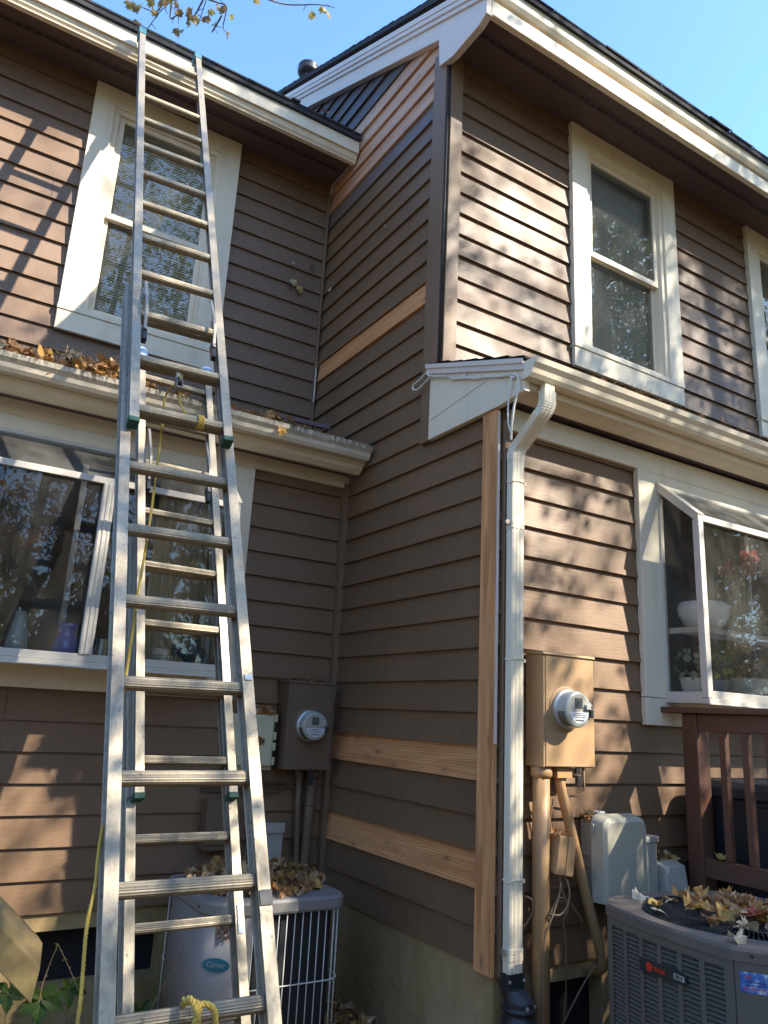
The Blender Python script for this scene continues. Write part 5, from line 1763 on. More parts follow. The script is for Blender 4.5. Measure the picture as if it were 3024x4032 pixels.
setp(pd.build('concrete_pad', M['concrete'], None, 0.01), 'concrete pad under the wire caged air conditioner', 'pad')

# ------------------------------------------------------------------ deck and storage bin
D = empty('wooden_deck', (1.19, -0.1, GZ), 'dark brown stained deck with slatted railing at the right edge', 'deck')
MB().box(1.130, 1.225, -0.212, -0.124, GZ, 1.1185).build('post', M['deck'], D, 0.005)
MB().box(1.130, 1.225, -2.30, -2.21, GZ, 1.1185).build('post', M['deck'], D, 0.005)
MB().box(1.095, 1.245, -2.45, -0.022, 1.120, 1.150).build('cap_rail', M['deck'], D, 0.005)
MB().box(1.136, 1.172, -2.21, -0.213, 1.034, 1.1185).build('upper_rail', M['deck'], D, 0.004)
MB().box(1.133, 1.172, -2.21, -0.213, 0.352, 0.440).build('lower_rail', M['deck'], D, 0.004)
y = -0.328
while y > -2.15:
    MB().box(1.138, 1.172, y - 0.034, y, 0.4405, 1.0335).build('baluster', M['deck'], D, 0.003)
    y -= 0.121
mb = MB()
x = 1.14
while x < 4.4:
    mb.box(x, x + 0.135, -2.4, -0.065, 0.255, 0.282)
    x += 0.141
mb.build('deck_boards', M['deck'], D, 0.003)
mb = MB()
mb.box(1.14, 4.5, -0.062, -0.0, 0.10, 0.400)
mb.box(1.14, 1.178, -2.4, -0.065, 0.09, 0.2545)
mb.box(1.18, 4.5, -2.4, -2.36, 0.09, 0.2545)
mb.build('joist', M['deck'], D, 0.003)
MB().box(3.0, 3.09, -2.3, -2.2, GZ, 0.254).build('post', M['deck'], D, 0.003)
MB().box(0.93, 1.128, -0.055, -0.002, 0.29, 0.395).build('ledger_stub', M['deck'], D, 0.004)
T = empty('storage_bin', (1.75, -0.32, 0.283), 'black plastic storage bin standing on the deck behind the slatted railing', 'storage bin')
mb = MB()
loft(mb, [[(x, y, z) for x, y in ((1.27 + i, -0.55 + i), (2.25 - i, -0.55 + i), (2.25 - i, -0.09), (1.27 + i, -0.09))] for z, i in ((0.284, 0.03), (0.72, 0.0))])
mb.build('body', M['bin_black'], T, 0.012)
mb = MB()
for i in range(5):
    x = 1.36 + i * 0.18
    mb.box(x, x + 0.12, -0.556, -0.53, 0.34, 0.66)
mb.box(1.265, 2.255, -0.560, -0.085, 0.69, 0.708)
mb.build('rib_panel', M['bin_black'], T, 0.008)
mb = MB()
loft(mb, [[(x, y, z) for x, y in ((1.25 + i, -0.575 + i), (2.27 - i, -0.575 + i), (2.27 - i, -0.08), (1.25 + i, -0.08))] for z, i in ((0.722, 0.0), (0.765, 0.004), (0.795, 0.05), (0.800, 0.10))])
mb.build('lid', M['bin_black'], T, 0.008)

# ------------------------------------------------------------------ leaf geometry
LEAFCOL = [(0.42, 0.20, 0.06), (0.52, 0.26, 0.07), (0.28, 0.13, 0.05), (0.58, 0.34, 0.10), (0.44, 0.24, 0.11), (0.20, 0.09, 0.04), (0.58, 0.42, 0.24), (0.62, 0.42, 0.22)]
TULIP = [(0, -0.5), (0.22, -0.42), (0.46, -0.18), (0.34, -0.02), (0.50, 0.26), (0.30, 0.30), (0.16, 0.20), (0.14, 0.50), (0, 0.38),
         (-0.14, 0.50), (-0.16, 0.20), (-0.30, 0.30), (-0.50, 0.26), (-0.34, -0.02), (-0.46, -0.18), (-0.22, -0.42)]


def leaf_faces(mb, cols, c, X, Y, size, col, curl=0.15, r=rnd, stem=True):
    """a lobed leaf as a fan of triangles, curled"""
    c, X, Y = Vector(c), Vector(X).normalized(), Vector(Y)
    Y = (Y - X * Y.dot(X)).normalized()
    Z = X.cross(Y)
    base = len(mb.v)
    k1, k2 = r.uniform(-1, 1) * curl * 2.2, r.uniform(-1, 1) * curl * 2.2
    mb.v.append(tuple(c))
    for a, b in TULIP:
        z = k1 * a * a * 2 + k2 * b * b * 2 + r.uniform(-0.06, 0.06)
        mb.v.append(tuple(c + (X * a + Y * b + Z * z) * size))
    n = len(TULIP)
    for i in range(n):
        mb.f.append((base, base + 1 + i, base + 1 + (i + 1) % n))
        mb.m.append(0)
        s = 1 + r.uniform(-0.1, 0.1)
        cols.append((col[0] * s, col[1] * s, col[2] * s, 1))
    if stem:
        p0, p1 = c - Y * 0.48 * size, c - Y * (0.95) * size + Z * size * r.uniform(-0.2, 0.3)
        b2 = len(mb.v)
        wv = X * 0.014 * size
        mb.v += [tuple(p0 - wv), tuple(p0 + wv), tuple(p1 + wv), tuple(p1 - wv)]
        mb.f.append((b2, b2 + 1, b2 + 2, b2 + 3))
        mb.m.append(0)
        cols.append((0.25, 0.15, 0.06, 1))


def rand_dir(r):
    while True:
        v = Vector((r.uniform(-1, 1), r.uniform(-1, 1), r.uniform(-1, 1)))
        if 0.05 < v.length < 1: return v.normalized()


def leaf_pile(name, label, pts_fn, n, smin, smax, flat=0.5, needles=0, cols=LEAFCOL, seed=1, curl=0.2):
    r = random.Random(seed)
    mb, cl = MB(), []
    for i in range(n):
        p, nrm = pts_fn(r)
        dn = (Vector(nrm) * flat + rand_dir(r) * (1 - flat)).normalized()
        X = dn.cross(rand_dir(r)).normalized()
        Y = dn.cross(X)
        leaf_faces(mb, cl, p, X, Y, r.uniform(smin, smax), r.choice(cols), curl, r)
    for i in range(needles):
        p, nrm = pts_fn(r)
        d_ = (rand_dir(r) + Vector(nrm) * 0.25).normalized()
        L = r.uniform(0.03, 0.09)
        sv = d_.cross(rand_dir(r)).normalized() * 0.0009
        q = Vector(p) + d_ * L + Vector((0, 0, -L * 0.2))
        b = len(mb.v)
        p = Vector(p)
        mb.v += [tuple(p - sv), tuple(p + sv), tuple(q + sv), tuple(q - sv)]
        mb.f.append((b, b + 1, b + 2, b + 3))
        mb.m.append(0)
        cl.append(r.choice([(0.34, 0.17, 0.06, 1), (0.42, 0.24, 0.08, 1), (0.24, 0.12, 0.05, 1)]))
    o = mb.build(name, M['dry_leaf'], None, colors=cl, fix=False)
    return setp(o, label, 'leaf pile', kind='stuff')


def gut_pts(x0, x1, hgt, dens=None):
    def f(r):
        while True:
            x = r.uniform(x0, x1)
            h = hgt(x)
            if r.random() < h / 0.16: break
        y = 1.262 + abs(r.gauss(0, 0.10))
        base = 2.70 + (y - 1.30) * 0.34 if y > 1.31 else 2.685
        z = base + r.uniform(0, 1) * h * max(0.15, 1 - (y - 1.25) * 2.0)
        return (x, y, z), (0, -0.3, 1)
    return f


leaf_pile('gutter_leaves', 'dry brown leaves and pine needles heaped in the lower left gutter left of the ladders', gut_pts(-3.4, -1.42, lambda x: 0.055 + 0.10 * math.exp(-((x + 1.72) / 0.22) ** 2) + 0.03 * math.exp(-((x + 2.1) / 0.2) ** 2)), 430, 0.035, 0.085, 0.35, 900, seed=11, curl=0.6)
leaf_pile('gutter_leaves', 'leaves and orange needles in the lower left gutter seen between the ladder rails', gut_pts(-1.40, -1.02, lambda x: 0.045), 60, 0.03, 0.06, 0.4, 200, seed=12, curl=0.3)
leaf_pile('gutter_leaves', 'orange needles and a few leaves in the lower left gutter right of the ladders', gut_pts(-0.98, -0.42, lambda x: 0.05 + 0.035 * math.exp(-((x + 0.68) / 0.14) ** 2)), 70, 0.03, 0.065, 0.4, 420, [(0.45, 0.20, 0.07), (0.40, 0.22, 0.09), (0.50, 0.30, 0.12)], seed=13, curl=0.3)


def gutR(r):
    x = min(3.5, 0.35 + r.expovariate(1 / 0.9))
    y = -0.285 + abs(r.gauss(0, 0.05))
    return (x, y, 2.722 + max(0, y + 0.235) * 0.345 + r.uniform(0, 0.020)), (0, -0.2, 1)


leaf_pile('gutter_leaves', 'thin line of red brown needles and leaf bits along the right gutter edge', gutR, 45, 0.02, 0.05, 0.5, 520, [(0.40, 0.16, 0.07), (0.46, 0.22, 0.10), (0.30, 0.14, 0.07)], seed=14)


def bc_top(r):
    a, rr_ = r.uniform(0, 2 * pi), 0.33 * sqrt(r.random())
    x, y = BC.x + rr_ * cos(a) * 1.0, BC.y + rr_ * sin(a) * 1.0 + 0.02
    h = 0.075 * (1 - (rr_ / 0.36) ** 2) + 0.012
    return (x, y, BT + 0.006 + r.uniform(0, h)), (0, 0, 1)


leaf_pile('leaf_heap', 'heap of dry tan leaves on top of the wire caged air conditioner', bc_top, 620, 0.03, 0.068, 0.45, 500, seed=15, curl=0.6)


def corner_pts(r):
    x = -0.05 - abs(r.gauss(0, 0.16))
    y = r.uniform(0.55, 1.5)
    return (max(x, -0.32), y, GZ + 0.01 + r.uniform(0, 0.12) * max(0.1, 1 + x * 2.5)), (0, 0, 1)


leaf_pile('leaf_heap', 'dry brown leaves drifted on the ground against the mossy foundation', corner_pts, 260, 0.05, 0.10, 0.4, 150, seed=16, curl=0.6)


def tb_pts(r): return (r.uniform(-0.66, -0.43), r.uniform(1.495, 1.59), 1.0 + r.uniform(0, 0.03)), (0, -0.2, 1)


leaf_pile('leaf_heap', 'curled brown leaves lying on the beige telephone box', tb_pts, 20, 0.045, 0.085, 0.3, 12, seed=17, curl=0.5)


def ms_pts(r): return (r.uniform(-0.33, -0.10), r.uniform(1.47, 1.59), 1.213 + r.uniform(0, 0.012)), (0, 0, 1)


leaf_pile('leaf_heap', 'bits of leaf litter on top of the brown electric meter box', ms_pts, 26, 0.015, 0.04, 0.6, 40, seed=18)


def tc_pts(r): return (r.uniform(0.51, 0.60), r.uniform(-0.08, -0.01), 0.607 + r.uniform(0, 0.022)), (0, 0, 1)


leaf_pile('leaf_heap', 'few dry leaves and needles on top of the large telecom box', tc_pts, 14, 0.03, 0.055, 0.3, 60, seed=19, curl=0.4)


def ld_pts(r): return (r.uniform(0.92, 1.12), r.uniform(-0.07, -0.005), 0.40 + r.uniform(0, 0.04)), (0, -0.2, 1)


leaf_pile('leaf_heap', 'yellow brown leaves caught on the ledge left of the deck post', ld_pts, 26, 0.05, 0.08, 0.4, 25, [(0.50, 0.33, 0.09), (0.42, 0.24, 0.07), (0.22, 0.12, 0.05), (0.46, 0.36, 0.20)], seed=20, curl=0.6)


def jb_pts(r): return (r.uniform(0.25, 0.33), r.uniform(-0.12, -0.04), 0.55 + r.uniform(0, 0.02)), (0, 0, 1)


leaf_pile('leaf_heap', 'scraps of leaf on the small tilted junction box', jb_pts, 10, 0.025, 0.045, 0.4, 25, seed=21)


def gr_pts(r): return (r.uniform(-3.2, 1.1), r.uniform(-2.2, 1.5), GZ + 0.006 + r.uniform(0, 0.012)), (0, 0, 1)


leaf_pile('leaf_litter', 'fallen leaves scattered over the bare ground by the foundation', gr_pts, 900, 0.05, 0.10, 0.85, 300, seed=22)

# leaves on the charcoal unit: individuals
r = random.Random(31)
TOPCOL = [(0.62, 0.29, 0.06), (0.50, 0.22, 0.06), (0.62, 0.38, 0.17), (0.70, 0.50, 0.30), (0.40, 0.17, 0.05), (0.64, 0.36, 0.10), (0.34, 0.15, 0.06)]
tops = []
for i in range(130):
    a = r.uniform(0, 2 * pi)
    q = 0.29 * sqrt(r.random())
    lx, ly = q * cos(a) * 0.95 + 0.02, q * sin(a) + 0.0
    if r.random() < 0.5: lx, ly = lx * 0.6 + 0.06, ly * 0.6 - 0.02
    tops.append((lx, ly, r.choice(TOPCOL), r.uniform(0.045, 0.078)))
tops += [(-0.31, 0.10, (0.62, 0.52, 0.36), 0.06), (-0.27, 0.15, (0.50, 0.33, 0.09), 0.07), (-0.335, -0.28, (0.60, 0.50, 0.34), 0.065), (-0.20, 0.32, (0.62, 0.54, 0.40), 0.07),
         (-0.05, -0.12, (0.50, 0.10, 0.04), 0.085), (-0.12, -0.05, (0.50, 0.30, 0.07), 0.09)]
for i, (lx, ly, col, sz) in enumerate(tops):
    mb, cl = MB(), []
    dn = (UZ * 0.72 + rand_dir(r) * 0.35).normalized()
    X = dn.cross(rand_dir(r)).normalized()
    leaf_faces(mb, cl, L2W(lx, ly, TOP + 0.014 + r.uniform(0, 0.035) * max(0.1, 1 - (lx * lx + ly * ly) / 0.09)), X, dn.cross(X), sz, col, 0.5, r)
    o = mb.build('fallen_leaf', M['dry_leaf'], None, colors=cl, fix=False)
    setp(o, 'fallen autumn leaf on the round top of the charcoal air conditioner', 'leaf', 'leaves on the charcoal air conditioner')
for (p, nrm, sz, col, lab) in [((-0.278, 2.176, 4.268), (0, -1, 0.2), 0.07, (0.55, 0.42, 0.20), 'pale yellow leaf stuck on the upper left wall, left one of the pair'),
                               ((-0.218, 2.174, 4.236), (0, -1, 0.2), 0.07, (0.50, 0.30, 0.08), 'amber leaf stuck on the upper left wall, right one of the pair'),
                               ((-0.030, 2.028, 4.227), (-1, -0.1, 0.3), 0.05, (0.60, 0.50, 0.32), 'small pale leaf stuck on the side wall near the upper inside corner'),
                               ((-0.030, 1.241, 4.333), (-1, 0, 0.1), 0.045, (0.36, 0.22, 0.10), 'thin brown leaf hanging under a clapboard midway on the upper side wall'),
                               ((-0.292, 2.178, 4.44), (0, -1, 0.1), 0.035, (0.42, 0.38, 0.30), 'grey leaf scrap on the upper left wall above the pair of leaves'),
                               ((-0.126, 2.178, 4.47), (0, -1, 0.1), 0.045, (0.10, 0.08, 0.06), 'dark leaf scrap on the upper left wall close to the corner'),
                               ((-0.515, 1.485, 0.86), (0, -1, 0.1), 0.075, (0.26, 0.13, 0.05), 'curled brown leaf stuck on the door of the beige telephone box'),
                               ((0.545, -0.105, 0.355), (-0.5, -0.8, 0.2), 0.07, (0.42, 0.26, 0.07), 'crumpled yellow leaf caught behind the slanting tan conduit'),
                               ((1.42, -0.285, 2.765), (0.2, -0.7, 0.4), 0.065, (0.34, 0.14, 0.06), 'single russet leaf standing up on the right gutter edge'),
                               ((0.45, -0.27, 2.745), (0, -0.6, 0.7), 0.06, (0.34, 0.18, 0.09), 'brown leaf on the right gutter near its left end'),
                               ((1.98, -0.29, 2.745), (0, -0.6, 0.7), 0.085, (0.50, 0.26, 0.14), 'pinkish leaf clump on the right gutter under the sill'),
                               ((-0.66, 1.236, 2.655), (0, -1, 0.1), 0.065, (0.52, 0.28, 0.05), 'orange leaf hanging over the lip of the lower left gutter'),
                               ((1.146, -0.30, 0.450), (-0.3, -0.3, 0.9), 0.06, (0.46, 0.32, 0.08), 'yellow leaf lying on the lower deck rail by the post'),
                               ((1.146, -0.62, 0.452), (-0.3, -0.3, 0.9), 0.07, (0.46, 0.30, 0.08), 'ochre leaf lying on the lower deck rail at the frame edge'),
                               ((-0.35, 1.69, 5.47), (0, -0.6, 0.8), 0.06, (0.40, 0.18, 0.10), 'small reddish leaf on the shingle edge of the upper left roof')]:
    mb, cl = MB(), []
    nv = Vector(nrm).normalized()
    X = nv.cross(rand_dir(r)).normalized()
    leaf_faces(mb, cl, p, X, nv.cross(X), sz, col, 0.3, r)
    setp(mb.build('fallen_leaf', M['dry_leaf'], None, colors=cl, fix=False), lab, 'leaf')
# leaf mush stuck on the grey corner panel
mb, cl = MB(), []
for i in range(40):
    t = r.uniform(-0.028, 0.028)
    z = BT - 0.065 - r.uniform(0, 0.085)
    c = Vector((BC.x - HB + 0.15, BC.y - HB + 0.15, z)) + cdir * (0.1535 + r.uniform(0, 0.004)) + ce * (0.025 + t)
    dn = (cdir + rand_dir(r) * 0.4).normalized()
    X = dn.cross(rand_dir(r)).normalized()
    leaf_faces(mb, cl, c, X, dn.cross(X), r.uniform(0.015, 0.03), r.choice([(0.30, 0.2, 0.12), (0.22, 0.14, 0.09), (0.4, 0.32, 0.24)]), 0.3, r, False)
setp(mb.build('leaf_clump', M['dry_leaf'], None, colors=cl, fix=False), 'clump of rotten leaf stuck under the lid of the light grey air conditioner', 'leaf clump')

# brown curved flashing lying on the lower left roof
mb = MB()
pr = []
for i in range(9):
    a = radians(20 + 140 * i / 8)
    pr.append((0.055 * cos(a), 0.045 * sin(a)))
for i in range(8, -1, -1):
    a = radians(20 + 140 * i / 8)
    pr.append((0.050 * cos(a), 0.040 * sin(a)))
mb.sweep([(a, b) for a, b in pr], (-0.545, 1.62, 2.872), (1, 0, 0.02), (0, 1, 0.3), (0, -0.3, 1), 0.37)
setp(mb.build('flashing_piece', M['soffit'], None), 'dark brown curved flashing piece lying on the lower left roof by the corner', 'flashing')

# ------------------------------------------------------------------ things behind the glass
def shelf_thing(name, label, cat, loc): return empty(name, loc, label, cat)


zs = 1.571
T = shelf_thing('flower_pot', 'large white glazed pot on the upper shelf of the right garden window', 'pot', (1.36, -0.12, zs))
MB().lathe([(0.075, 0), (0.105, 0.03), (0.130, 0.075), (0.138, 0.115), (0.128, 0.145), (0.118, 0.150), (0.112, 0.140)], (1.36, -0.125, zs), n=32, cap1=False).build('pot', M['pot_white'], T, smooth=True)


def strap_leaves(mb, cl, c, n, L, w, droop, col, r, up=0.5):
    for i in range(n):
        a = 2 * pi * i / n + r.uniform(-0.3, 0.3)
        dh = Vector((cos(a), sin(a) * 0.6, 0))
        pts = []
        for j in range(6):
            t = j / 5
            pts.append(Vector(c) + dh * L * t + UZ * (L * (up * t * 2 - droop * t * t * 2)))
        side = dh.cross(UZ).normalized()
        for j in range(5):
            w0 = w * sin(pi * (0.12 + 0.85 * j / 5)) * 0.5
            w1 = w * sin(pi * (0.12 + 0.85 * (j + 1) / 5)) * 0.5
            b = len(mb.v)
            mb.v += [tuple(pts[j] - side * w0), tuple(pts[j] + side * w0), tuple(pts[j + 1] + side * w1), tuple(pts[j + 1] - side * w1)]
            mb.f.append((b, b + 1, b + 2, b + 3))
            mb.m.append(0)
            s = 1 + r.uniform(-0.2, 0.2)
            cl.append((col[0] * s, col[1] * s, col[2] * s, 1))


r = random.Random(5)
T = shelf_thing('orchid', 'potted orchid with strap leaves and crimson flowers on the upper shelf', 'plant', (1.72, -0.12, zs))
MB().lathe([(0.045, 0), (0.06, 0.05), (0.062, 0.055)], (1.72, -0.12, zs), n=20).build('pot', M['pot_grey'], T, smooth=True)
mb, cl = MB(), []
strap_leaves(mb, cl, (1.72, -0.12, zs + 0.055), 7, 0.17, 0.055, 0.85, (0.17, 0.33, 0.09), r, 0.75)
mb.build('leaves', M['leaf'], T, colors=cl, fix=False)
mb = MB()
for dx in (-0.03, 0.02, 0.05): mb.tube(smooth_path([(1.72 + dx * 0.3, -0.12, zs + 0.05), (1.72 + dx, -0.13, zs + 0.25), (1.72 + dx * 2.2, -0.13, zs + 0.44)], 5), 0.004, 6)
mb.build('stem', M['vine_stem'], T)
mb, cl = MB(), []
for i in range(9):
    c = (r.uniform(1.60, 1.95), r.uniform(-0.17, -0.06), r.uniform(1.93, 2.08))
    for k in range(5):
        dn = (Vector((0, -1, 0.2)) + rand_dir(r) * 0.5).normalized()
        X = dn.cross(rand_dir(r)).normalized()
        leaf_faces(mb, cl, Vector(c) + rand_dir(r) * 0.02, X, dn.cross(X), 0.06, (0.58, 0.05, 0.07), 0.2, r, False)
mb.build('flowers', M['leaf'], T, colors=cl, fix=False)
zb_ = GWR['zb'] + 0.004


def potted(label, name, cx, cy, prof, mat, n, L, w, droop, col, fl=None):
    T = shelf_thing(name, label, 'plant', (cx, cy, zb_))
    MB().lathe(prof, (cx, cy, zb_), n=26, cap1=False).build('pot', mat, T, smooth=True)
    h = prof[-1][1]
    MB().lathe([(prof[-1][0] * 0.9, h - 0.012), (0.002, h - 0.010)], (cx, cy, zb_), n=20, cap0=False).build('soil', M['bark'], T)
    mb, cl = MB(), []
    strap_leaves(mb, cl, (cx, cy, zb_ + h), n, L, w, droop, col, r, 0.7)
    for i in range(26):
        dn = rand_dir(r)
        X = dn.cross(rand_dir(r)).normalized()
        leaf_faces(mb, cl, Vector((cx, cy, zb_ + h + 0.07)) + rand_dir(r) * 0.075, X, dn.cross(X), r.uniform(0.03, 0.05), fl if (fl and r.random() < 0.3) else col, 0.15, r, False)
    mb.build('leaves', M['leaf'], T, colors=cl, fix=False)


potted('small white ribbed pail with pale leaved plant at the left end of the lower tray', 'potted_plant', 1.255, -0.10, [(0.040, 0), (0.056, 0.10), (0.060, 0.104)], M['pot_white'], 6, 0.09, 0.05, 0.8, (0.46, 0.52, 0.34))
potted('galvanised pail with yellow flowering green plant on the lower tray', 'potted_plant', 1.455, -0.12, [(0.045, 0), (0.066, 0.10), (0.070, 0.104)], M['pot_grey'], 7, 0.10, 0.045, 0.7, (0.18, 0.34, 0.11), (0.70, 0.55, 0.05))
potted('wide white pot with pink tinged plant on the lower tray', 'potted_plant', 1.73, -0.11, [(0.085, 0), (0.115, 0.06), (0.125, 0.125), (0.128, 0.128)], M['pot_white'], 6, 0.13, 0.055, 0.5, (0.16, 0.17, 0.10), (0.50, 0.26, 0.26))
# left garden window
zl_ = GWL['zb'] + 0.004


def lathe_thing(name, label, cat, prof, c, mat, n=28):
    o = MB().lathe(prof, c, n=n, cap1=False).build(name, mat, None, smooth=True)
    return setp(o, label, cat)


lathe_thing('vase', 'cobalt blue vase behind the lower left window glass beside the mullion', 'vase', [(0.045, 0), (0.062, 0.03), (0.066, 0.07), (0.052, 0.115), (0.042, 0.140), (0.046, 0.165), (0.062, 0.185), (0.058, 0.185)], (-1.650, 1.45, zl_), M['blue_glass'])
lathe_thing('glass_jug', 'clear glass carafe behind the glass at the far left', 'jug', [(0.050, 0), (0.054, 0.05), (0.045, 0.13), (0.030, 0.195), (0.031, 0.225), (0.034, 0.226)], (-1.882, 1.45, zl_), M['glass_rim'])
T = shelf_thing('lattice_pot', 'white pierced candle pot behind the glass between the ladder rails', 'pot', (-1.155, 1.45, zl_))
mb = MB().lathe([(0.046, 0), (0.044, 0.008), (0.040, 0.02), (0.040, 0.075), (0.046, 0.095), (0.048, 0.10), (0.044, 0.10)], (-1.155, 1.45, zl_), n=24, cap1=False)
mb.build('pot', M['pot_white'], T, smooth=True)
mb = MB()
for i in range(16):
    for j in range(4):
        a = 2 * pi * (i + 0.5 * (j % 2)) / 16
        c = Vector((-1.155 + 0.0405 * cos(a), 1.45 + 0.0405 * sin(a), zl_ + 0.026 + j * 0.013))
        mb.obox(c, Vector((-sin(a), cos(a), 0)) * 0.004, Vector((cos(a), sin(a), 0)) * 0.0006, UZ * 0.005)
mb.build('cutout', M['bark'], T)
T = shelf_thing('urn', 'dark teal footed urn with scroll handles behind the glass', 'urn', (-1.005, 1.45, zl_))
MB().lathe([(0.046, 0), (0.046, 0.010), (0.026, 0.028), (0.022, 0.045), (0.040, 0.062), (0.060, 0.078), (0.066, 0.092), (0.050, 0.104), (0.047, 0.150), (0.056, 0.165), (0.052, 0.165)], (-1.005, 1.45, zl_), n=28, cap1=False).build('body', M['pot_teal'], T, smooth=True)
mb = MB()
for s in (-1, 1):
    mb.tube(smooth_path([(-1.005 + s * 0.045, 1.45, zl_ + 0.105), (-1.005 + s * 0.082, 1.45, zl_ + 0.115), (-1.005 + s * 0.090, 1.45, zl_ + 0.085), (-1.005 + s * 0.072, 1.45, zl_ + 0.070), (-1.005 + s * 0.066, 1.45, zl_ + 0.085)], 5), 0.010, 8)
mb.build('handle', M['pot_teal'], T, smooth=True)
T = shelf_thing('books', 'three upright slim books behind the glass right of the mullion', 'books', (-1.48, 1.5, zl_))
for i, (mt, ww) in enumerate((('pot_teal', 0.014), ('paper', 0.020), ('curtain', 0.018))):
    MB().box(-1.51 + i * 0.023, -1.51 + i * 0.023 + ww, 1.44, 1.56, zl_, zl_ + 0.125).build('book', M[mt], T, 0.002)
T = shelf_thing('pendant_lamp', 'round terracotta pendant lampshade hanging inside the lower left room', 'lamp', (-1.79, 2.35, 2.55))
MB().lathe([(0.002, -0.07), (0.045, -0.062), (0.072, -0.03), (0.076, 0.0), (0.06, 0.04), (0.02, 0.065), (0.002, 0.068)], (-1.79, 2.35, 1.985), n=24).build('lamp_shade', M['terracotta'], T, smooth=True)
MB().tube([(-1.79, 2.35, 2.05), (-1.79, 2.35, 2.55)], 0.004, 6).build('cord', M['bin_black'], T)

# ------------------------------------------------------------------ weathered timber brace at the lower left
T = empty('timber_brace', (-2.3, 0.36, GZ), 'mossy weathered timber brace with angled cut end poking in at the lower left', 'timber')
dv = Vector((0.715, 0, -0.699))
un = Vector((0.699, 0, 0.715))
prof = [(0.0, 0.0), (0.085, 0.0), (0.135, 0.055), (0.135, 0.14), (0.0, 0.14)]
tip = Vector((-1.776, 0.28, 0.030))
mb = MB()
s0, s1 = [], []
for b, a in prof:
    p = tip + un * b + Vector((0, a, 0))
    tt = (-1.778 - 0.02 * (1 - b / 0.135) + 0.022 - p.x) / dv.x
    s1.append(p + dv * tt)
    s0.append(p - dv * 0.95)
loft(mb, [s0, s1])
mb.build('beam', M['old_wood'], T, 0.004)
MB().box(-2.46, -2.37, 0.28, 0.42, GZ, 0.75).build('post', M['old_wood'], T, 0.004)

# ------------------------------------------------------------------ vines and weeds at the lower left
r = random.Random(8)
GREEN = [(0.055, 0.13, 0.022), (0.075, 0.16, 0.03), (0.045, 0.10, 0.02), (0.10, 0.17, 0.03)]
OVAL = [(0, -0.5), (0.18, -0.36), (0.29, -0.12), (0.31, 0.08), (0.22, 0.16), (0.20, 0.28), (0.08, 0.36), (0, 0.5), (-0.08, 0.36), (-0.20, 0.28), (-0.22, 0.16), (-0.31, 0.08), (-0.29, -0.12), (-0.18, -0.36)]


def leaflet(mb, cl, base, D_, N_, size, col):
    D_, N_ = Vector(D_).normalized(), Vector(N_).normalized()
    S = D_.cross(N_).normalized()
    c = Vector(base) + D_ * size * 0.5
    b = len(mb.v)
    mb.v.append(tuple(c - N_ * size * 0.05))
    for a, q in OVAL:
        mb.v.append(tuple(c + S * a * size * 0.85 + D_ * q * size + N_ * (abs(a) * 0.25 - q * q * 0.3) * size * r.uniform(0.6, 1.2)))
    n = len(OVAL)
    for i in range(n):
        mb.f.append((b, b + 1 + i, b + 1 + (i + 1) % n))
        mb.m.append(0)
        s = 1 + r.uniform(-0.12, 0.12)
        cl.append((col[0] * s, col[1] * s, col[2] * s, 1))


vines = [((-1.708, 1.18, -0.20), 0.085), ((-1.563, 1.20, -0.245), 0.115), ((-1.445, 1.22, -0.225), 0.085), ((-1.80, 1.22, -0.28), 0.09), ((-1.33, 1.10, -0.38), 0.09), ((-1.22, 1.15, -0.34), 0.10), ((-1.12, 1.20, -0.36), 0.10), ((-1.65, 1.1, -0.38), 0.08), ((-1.18, 1.0, -0.44), 0.09)]
for i, (c, sz) in enumerate(vines):
    T = empty('creeper_plant', (c[0] + 0.02, c[1] + 0.06, GZ), 'five fingered green creeper plant growing under the dark basement window', 'plant', 'creepers under the basement window')
    MB().tube(smooth_path([(c[0] + 0.02, c[1] + 0.06, GZ), (c[0] + 0.015, c[1] + 0.04, (GZ + c[2]) / 2), c], 5), 0.0025, 5).build('stem', M['vine_stem'], T)
    mb, cl = MB(), []
    for k in range(5):
        a = radians(-90 + (k - 2) * 66 + r.uniform(-8, 8))
        leaflet(mb, cl, c, (cos(a), -0.25 + r.uniform(-0.15, 0.15), sin(a)), (0, -1, 0.5), sz * (1.0 if k in (1, 2, 3) else 0.75), r.choice(GREEN))
    mb.build('leaves', M['leaf'], T, colors=cl, fix=False)
for i, (pts, lab) in enumerate([([(-1.337, 1.2, GZ), (-1.36, 1.2, -0.34), (-1.44, 1.2, -0.18), (-1.527, 1.2, -0.035)], 'dry seeded weed stalk leaning left before the dark basement window'),
                                ([(-1.56, 1.2, GZ), (-1.57, 1.2, -0.25), (-1.555, 1.2, -0.14), (-1.527, 1.195, -0.035)], 'thin weed stalk standing upright before the dark basement window'),
                                ([(-1.19, 1.0, GZ), (-1.16, 1.0, -0.35), (-1.06, 0.97, -0.12), (-0.985, 0.95, 0.05)], 'long thin weed stalk crossing in front of the light grey air conditioner')]):
    T = empty('weed_stalk', pts[0], lab, 'weed')
    sp = smooth_path(pts, 8)
    MB().tube(sp, [0.0026 * (1 - 0.5 * k / len(sp)) for k in range(len(sp))], 5).build('stem', M['vine_stem'], T)
    mb, cl = MB(), []
    for p in sp[len(sp) // 2:: 2]:
        for k in range(2):
            d_ = rand_dir(r)
            leaflet(mb, cl, p, d_, rand_dir(r), r.uniform(0.008, 0.016), (0.26, 0.22, 0.10))
    mb.build('seed_heads', M['leaf'], T, colors=cl, fix=False)

# ------------------------------------------------------------------ trees behind the viewer: they cast the dappled shade and show in the panes
import numpy as np
nr = np.random.default_rng(21)
